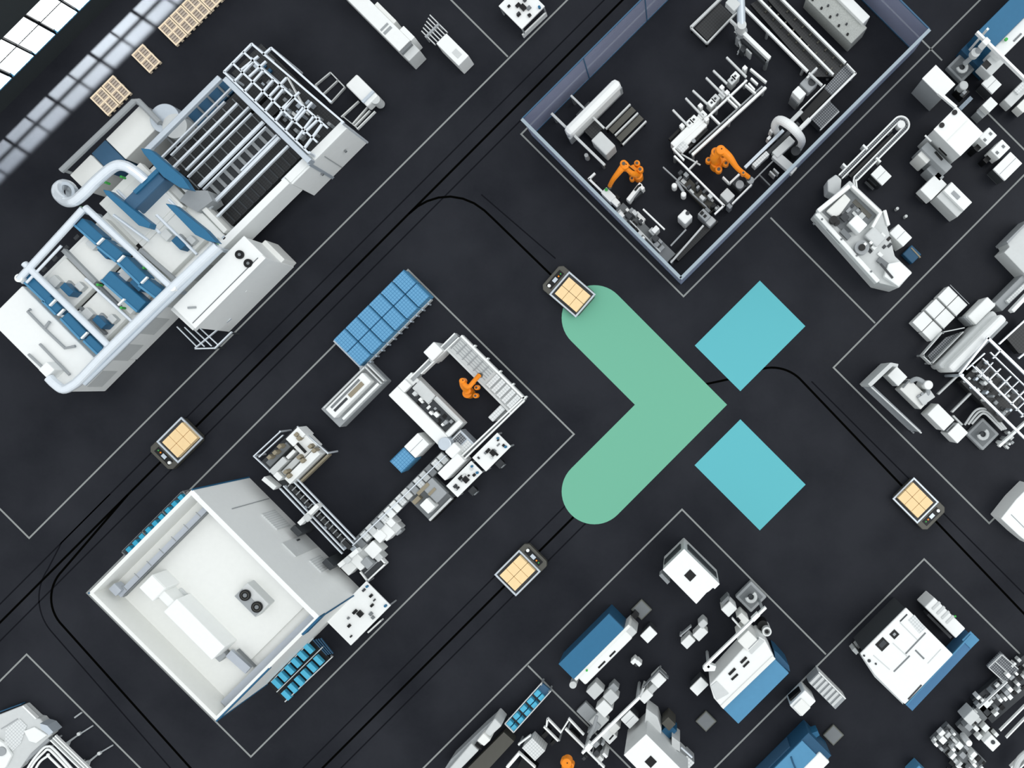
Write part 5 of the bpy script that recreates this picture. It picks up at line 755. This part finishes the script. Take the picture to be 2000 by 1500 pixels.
# ---------------------------------------------------------------- lower right cell
t = Thing('slat_rack', 'long grey slatted rack in front of the blue machine cut by the bottom edge', 'rack', 1620, 1358)
t.p('body', 'grey', S(2912, 3017, -285, -246, .0, .7), bevel=.01); t.ps('slat', 'lightgrey', slats(2915, 3014, -284, -247, .7, .76, 7, 's', .55)); t.p('edge', 'white', [S(2912, 3017, -288, -285, 0, .78)])
t = Thing('feed_box', 'white box with dark side grille left of the grey slatted rack', 'box', 1568, 1377); t.p('body', 'white', D(1542, 1378, 1594, 1370, .0, 1.1), bevel=.04); t.p('lid', 'cream', Q(1566, 1382, 24, 26, 1.1, 1.2), bevel=.03); t.p('grille', 'black', R(1543, 1368, 1564, 1350, 4, .4, .9))
t = Thing('press_brake', 'deep blue machine with a lighter blue roof panel, cut by the bottom edge', 'machine', 1540, 1470)
t.p('body', 'navy', S(3010, 3100, -148, 120, 0, 1.35), bevel=.02); t.p('roof_panel', 'skyblue', S(3013, 3070, -120, 120, 1.35, 1.42), bevel=.02); t.p('front', 'white', S(3070, 3110, -132, 110, 0, 1.45), bevel=.05); t.p('crack_line', 'navy', T([(1545, 1478, 1.44), (1549, 1490, 1.44), (1555, 1504, 1.44)], .03, 6)); t.p('side_flap', 'blue', P([(1585, 1432), (1597, 1428), (1601, 1436), (1590, 1444)], .3, .9)); t.p('side_clamp', 'black', Q(1588, 1444, 10, 10, 0, .7)); t.p('side_grille', 'dirtyblue', F(2971, 2974, -100, 90, .2, 1.1))
t = Thing('machining_center', 'wide white machine with two black windows, seams and a steel blue strip, lower right', 'machine', 1775, 1280)
t.p('body', 'dark', S(2958, 3130, -580, -412, 0, 1.84), label='dark lower body'); t.p('roof', 'white', P([(1770, 1187), (1862, 1279), (1768, 1376), (1762, 1372), (1708, 1318), (1696, 1300), (1680, 1277)], 1.8, 1.92), bevel=.04)
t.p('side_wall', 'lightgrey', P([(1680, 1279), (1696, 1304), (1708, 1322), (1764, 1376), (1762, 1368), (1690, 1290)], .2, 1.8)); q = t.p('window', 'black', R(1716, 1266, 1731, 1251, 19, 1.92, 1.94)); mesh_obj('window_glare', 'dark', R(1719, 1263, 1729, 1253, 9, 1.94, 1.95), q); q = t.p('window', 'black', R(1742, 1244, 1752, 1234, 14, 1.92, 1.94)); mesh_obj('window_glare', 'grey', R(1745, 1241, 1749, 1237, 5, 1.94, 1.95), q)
t.p('seam', 'midgrey', R(1769, 1277, 1808, 1236, 2.6, 1.92, 1.94)); t.p('seam', 'midgrey', R(1746, 1312, 1777, 1281, 2.6, 1.92, 1.94)); t.p('seam', 'midgrey', R(1788, 1270, 1805, 1287, 3, 1.92, 1.94)); t.p('seam', 'lightgrey', R(1744, 1256, 1772, 1282, 1.6, 1.92, 1.935)); t.p('seam', 'lightgrey', R(1706, 1280, 1738, 1308, 1.6, 1.92, 1.935)); t.p('seam', 'lightgrey', R(1758, 1216, 1792, 1250, 1.6, 1.92, 1.935)); t.p('seam', 'dark', R(1758, 1214, 1772, 1200, 2.5, 1.92, 1.94)); t.p('seam', 'dark', R(1774, 1366, 1800, 1338, 3, 1.92, 1.94)); t.p('panel', 'tilewhite', R(1780, 1206, 1802, 1232, 16, 1.92, 1.94)); t.p('seam', 'lightgrey', R(1812, 1296, 1838, 1268, 1.4, 1.92, 1.935))
t.ps('knob', 'dark', [C(1688, 1281, 2, 1.9, 1.97, 8), C(1698, 1291, 3.2, 1.9, 1.97, 8), C(1711, 1297, 2, 1.9, 1.97, 8)])
t.p('chip_tray', 'bluegrid' if 0 else 'striped', R(1775, 1382, 1903, 1246, 19, 0, .9), label='steel blue strip'); t.p('chip_tray_edge', 'skyblue', R(1770, 1377, 1897, 1240, 3, .9, 1.0)); t.p('chip_tray_end', 'skyblue', Q(1896, 1250, 24, 24, .9, .95))
t = Thing('pallet_changer', 'white ribbed unit right of the wide white machine, on top of the steel blue strip', 'machine', 1845, 1207)
t.p('body', 'white', D(1806, 1186, 1886, 1228, 0, 1.2), bevel=.04); t.ps('rib', 'lightgrey', [R(1822+i*9, 1190+i*9, 1836+i*9, 1176+i*9, 5, 1.2, 1.24) for i in range(4)]); t.p('side_rail', 'dark', R(1812, 1200, 1858, 1246, 5, .2, .8)); t.p('green_light', 'green_led', C(1866, 1204, 2, 1.2, 1.26, 10))
solo('floor_valve', 'lightgrey', [Q(1671, 1272, 8, 12, 0, .6), Q(1677, 1262, 8, 8, 0, .5)], 'tiny white valve block at the left corner of the wide white machine, lower right', 'valve')
t = Thing('mesh_platform', 'square mesh platform at the upper end of the long cluttered line, bottom right corner', 'platform', 1960, 1306)
t.p('plate', 'meshgrey', D(1931, 1304, 1990, 1308, .3, .6)); t.p('rim', 'lightgrey', [R(1931, 1304, 1957, 1279, 2, .6, .75), R(1957, 1279, 1989, 1307, 2, .6, .75), R(1931, 1304, 1964, 1334, 2, .6, .75), R(1944, 1292, 1976, 1321, 2, .6, .7)]); t.ps('leg', 'grey', [C(1935, 1304, 3, 0, .3), C(1957, 1283, 3, 0, .3), C(1985, 1307, 3, 0, .3), C(1964, 1330, 3, 0, .3)])
t = Thing('assembly_line', 'long cluttered line of white and grey blocks running off the bottom right corner', 'machine', 1920, 1420)
def strip(x1, y1, x2, y2, w, n, seed, z=.85, mats=('white', 'white', 'lightgrey', 'grey', 'dark', 'black', 'black'), size=(6, 15)):
    rn = random.Random(seed); L = math.hypot(x2-x1, y2-y1); ux, uy = (x2-x1)/L, (y2-y1)/L; pl = []
    nm = {'white': 'cover', 'lightgrey': 'housing', 'grey': 'bracket', 'dark': 'recess', 'black': 'recess', 'midgrey': 'bracket', 'brown': 'tray'}
    for i in range(n*8):
        if len(pl) >= n: break
        a = rn.uniform(*size); b = rn.uniform(*size); u = rn.uniform(a/2, L-a/2); v = rn.uniform(-w/2+b/2, max(w/2-b/2, -w/2+b/2+.1))
        if any(abs(u-p[0]) < (a+p[2])/2-1 and abs(v-p[1]) < (b+p[3])/2-1 for p in pl): continue
        pl.append((u, v, a, b)); m = rn.choice(mats); x, y = x1+ux*u-uy*v, y1+uy*u+ux*v; zt = .45+(z-.45)*rn.random() if m not in ('dark', 'black') else .36
        t.p(nm[m], m, R(x-ux*a/2, y-uy*a/2, x+ux*a/2, y+uy*a/2, b, .3, zt), bevel=.012 if zt > .4 else 0)
t.p('bed', 'dark', R(1918, 1390, 2020, 1302, 60, 0, .3)); strip(1916, 1392, 2015, 1300, 56, 46, 12, size=(5, 12)); t.p('rail', 'white', [R(1966, 1442, 2016, 1390, 2.5, .8, .95), R(1954, 1428, 2010, 1372, 2.5, .8, .95), R(1912, 1384, 1968, 1332, 2, .8, .95)])
t.p('bed', 'midgrey', R(1880, 1430, 1930, 1380, 30, 0, .3)); strip(1884, 1396, 1940, 1450, 44, 28, 13, size=(6, 14)); t.p('cover', 'white', Q(1938, 1452, 22, 26, .2, 1.0), bevel=.03); t.p('hub', 'dark', C(1940, 1450, 4, 1.0, 1.04)); t.p('cover', 'lightgrey', Q(1898, 1402, 26, 20, .2, 1.0), bevel=.03); t.p('hub', 'white', C(1893, 1452, 6, .3, 1.1))
t.p('bed', 'midgrey', R(1836, 1430, 1910, 1504, 46, 0, .3)); strip(1834, 1432, 1915, 1510, 46, 42, 14, size=(5, 13)); strip(1850, 1490, 1880, 1515, 30, 8, 15)
t.p('rail', 'white', [R(1975, 1500, 2010, 1465, 3, .5, .7), R(1985, 1508, 2012, 1482, 3, .5, .7)]); t.p('arch', 'lightgrey', T([(1980, 1512, .6), (1990, 1484, .8), (2012, 1464, .9)], .12, 10, sm=True))
cab('blue_locker', 'skyblue', 3290, 3330, -300, -262, .8, 'small blue locker cut by the bottom edge left of the cluttered line', 'locker')

# ---------------------------------------------------------------- bottom left corner
t = Thing('corner_machine', 'light grey machine with panel seams in the bottom left corner', 'machine', 30, 1440)
t.p('body', 'lightgrey', P([(-12, 1400), (44, 1378), (70, 1403), (78, 1404), (102, 1434), (60, 1472), (40, 1500), (20, 1515), (-12, 1515)], 0, .4), bevel=.04); t.p('panel', 'tilewhite', P([(10, 1422), (38, 1404), (52, 1418), (40, 1452), (24, 1468), (8, 1450)], .4, .44), bevel=.02); t.p('panel', 'white', P([(46, 1428), (66, 1420), (92, 1436), (70, 1452), (56, 1448)], .4, .47), bevel=.03); t.p('seam', 'grey', R(2, 1424, 34, 1404, 1.5, .4, .42)); t.p('seam', 'grey', R(6, 1448, 22, 1472, 1.5, .4, .42)); t.p('edge', 'white', R(44, 1379, 70, 1404, 3, .3, .46)); t.p('edge', 'grey', R(96, 1444, 50, 1486, 6, .1, .36)); t.p('lower_cover', 'white', P([(-12, 1440), (6, 1452), (22, 1476), (10, 1500), (-12, 1505)], .4, .55), bevel=.04); t.p('rim', 'navy', R(-10, 1394, 42, 1375, 2, .1, .3)); t.p('fan', 'grey', C(2, 1468, 9, .55, .6))
t = Thing('pipe_rack', 'nested white rounded pipes and straight rails beside the corner machine, bottom left', 'rack', 110, 1480)
for off in (0, 6, 16): t.p('bent_pipe', 'white', T([(48+off, 1512, .55), (62+off, 1488, .55), (82+off*.8, 1464+off*.7, .55), (93, 1458+off, .55), (106-off*.5, 1464+off, .55), (150-off*1.2, 1512, .55)], .045, 8, sm=True))
for off in (0, 5, 9): t.p('straight_rail', 'white', R(98+off, 1446-off, 168+off, 1514-off, 2.4, .45, .55))
t.ps('post', 'grey', [C(104, 1446, 2, 0, .45), C(93, 1462, 2, 0, .5), C(150, 1494, 2, 0, .45)]); t.p('corner_plate', 'steel', P([(78, 1413), (92, 1417), (104, 1430), (96, 1436), (80, 1424)], .3, .8))
t = Thing('floor_stay', 'thin grey stay rods on the floor, upper of two beside the nested white pipes', 'rod', 150, 1436, 'thin floor stay rods')
t.p('rod', 'grey', T([(124, 1456, .15, .05), (152, 1436, .06, .03), (182, 1417, .04, .03)], .03, 8)); t.p('joint', 'lightgrey', C(153, 1434, 3.5, 0, .1, 12)); t.p('plate', 'lightgrey', P([(126, 1452), (134, 1450), (130, 1460), (124, 1460)], 0, .15))
t = Thing('floor_stay', 'thin grey stay rods on the floor, lower of two beside the nested white pipes', 'rod', 194, 1474, 'thin floor stay rods')
t.p('rod', 'grey', T([(166, 1494, .15, .05), (194, 1471, .06, .03), (221, 1455, .04, .03)], .03, 8)); t.p('joint', 'lightgrey', C(193, 1472, 3.5, 0, .1, 12)); t.p('plate', 'lightgrey', P([(164, 1488), (174, 1486), (170, 1498), (164, 1500)], 0, .15))
solo('floor_stay', 'grey', [R(145, 1402, 159, 1392, 3, 0, .06)], 'short thin grey rod touching the painted line above the two longer stay rods', 'rod')
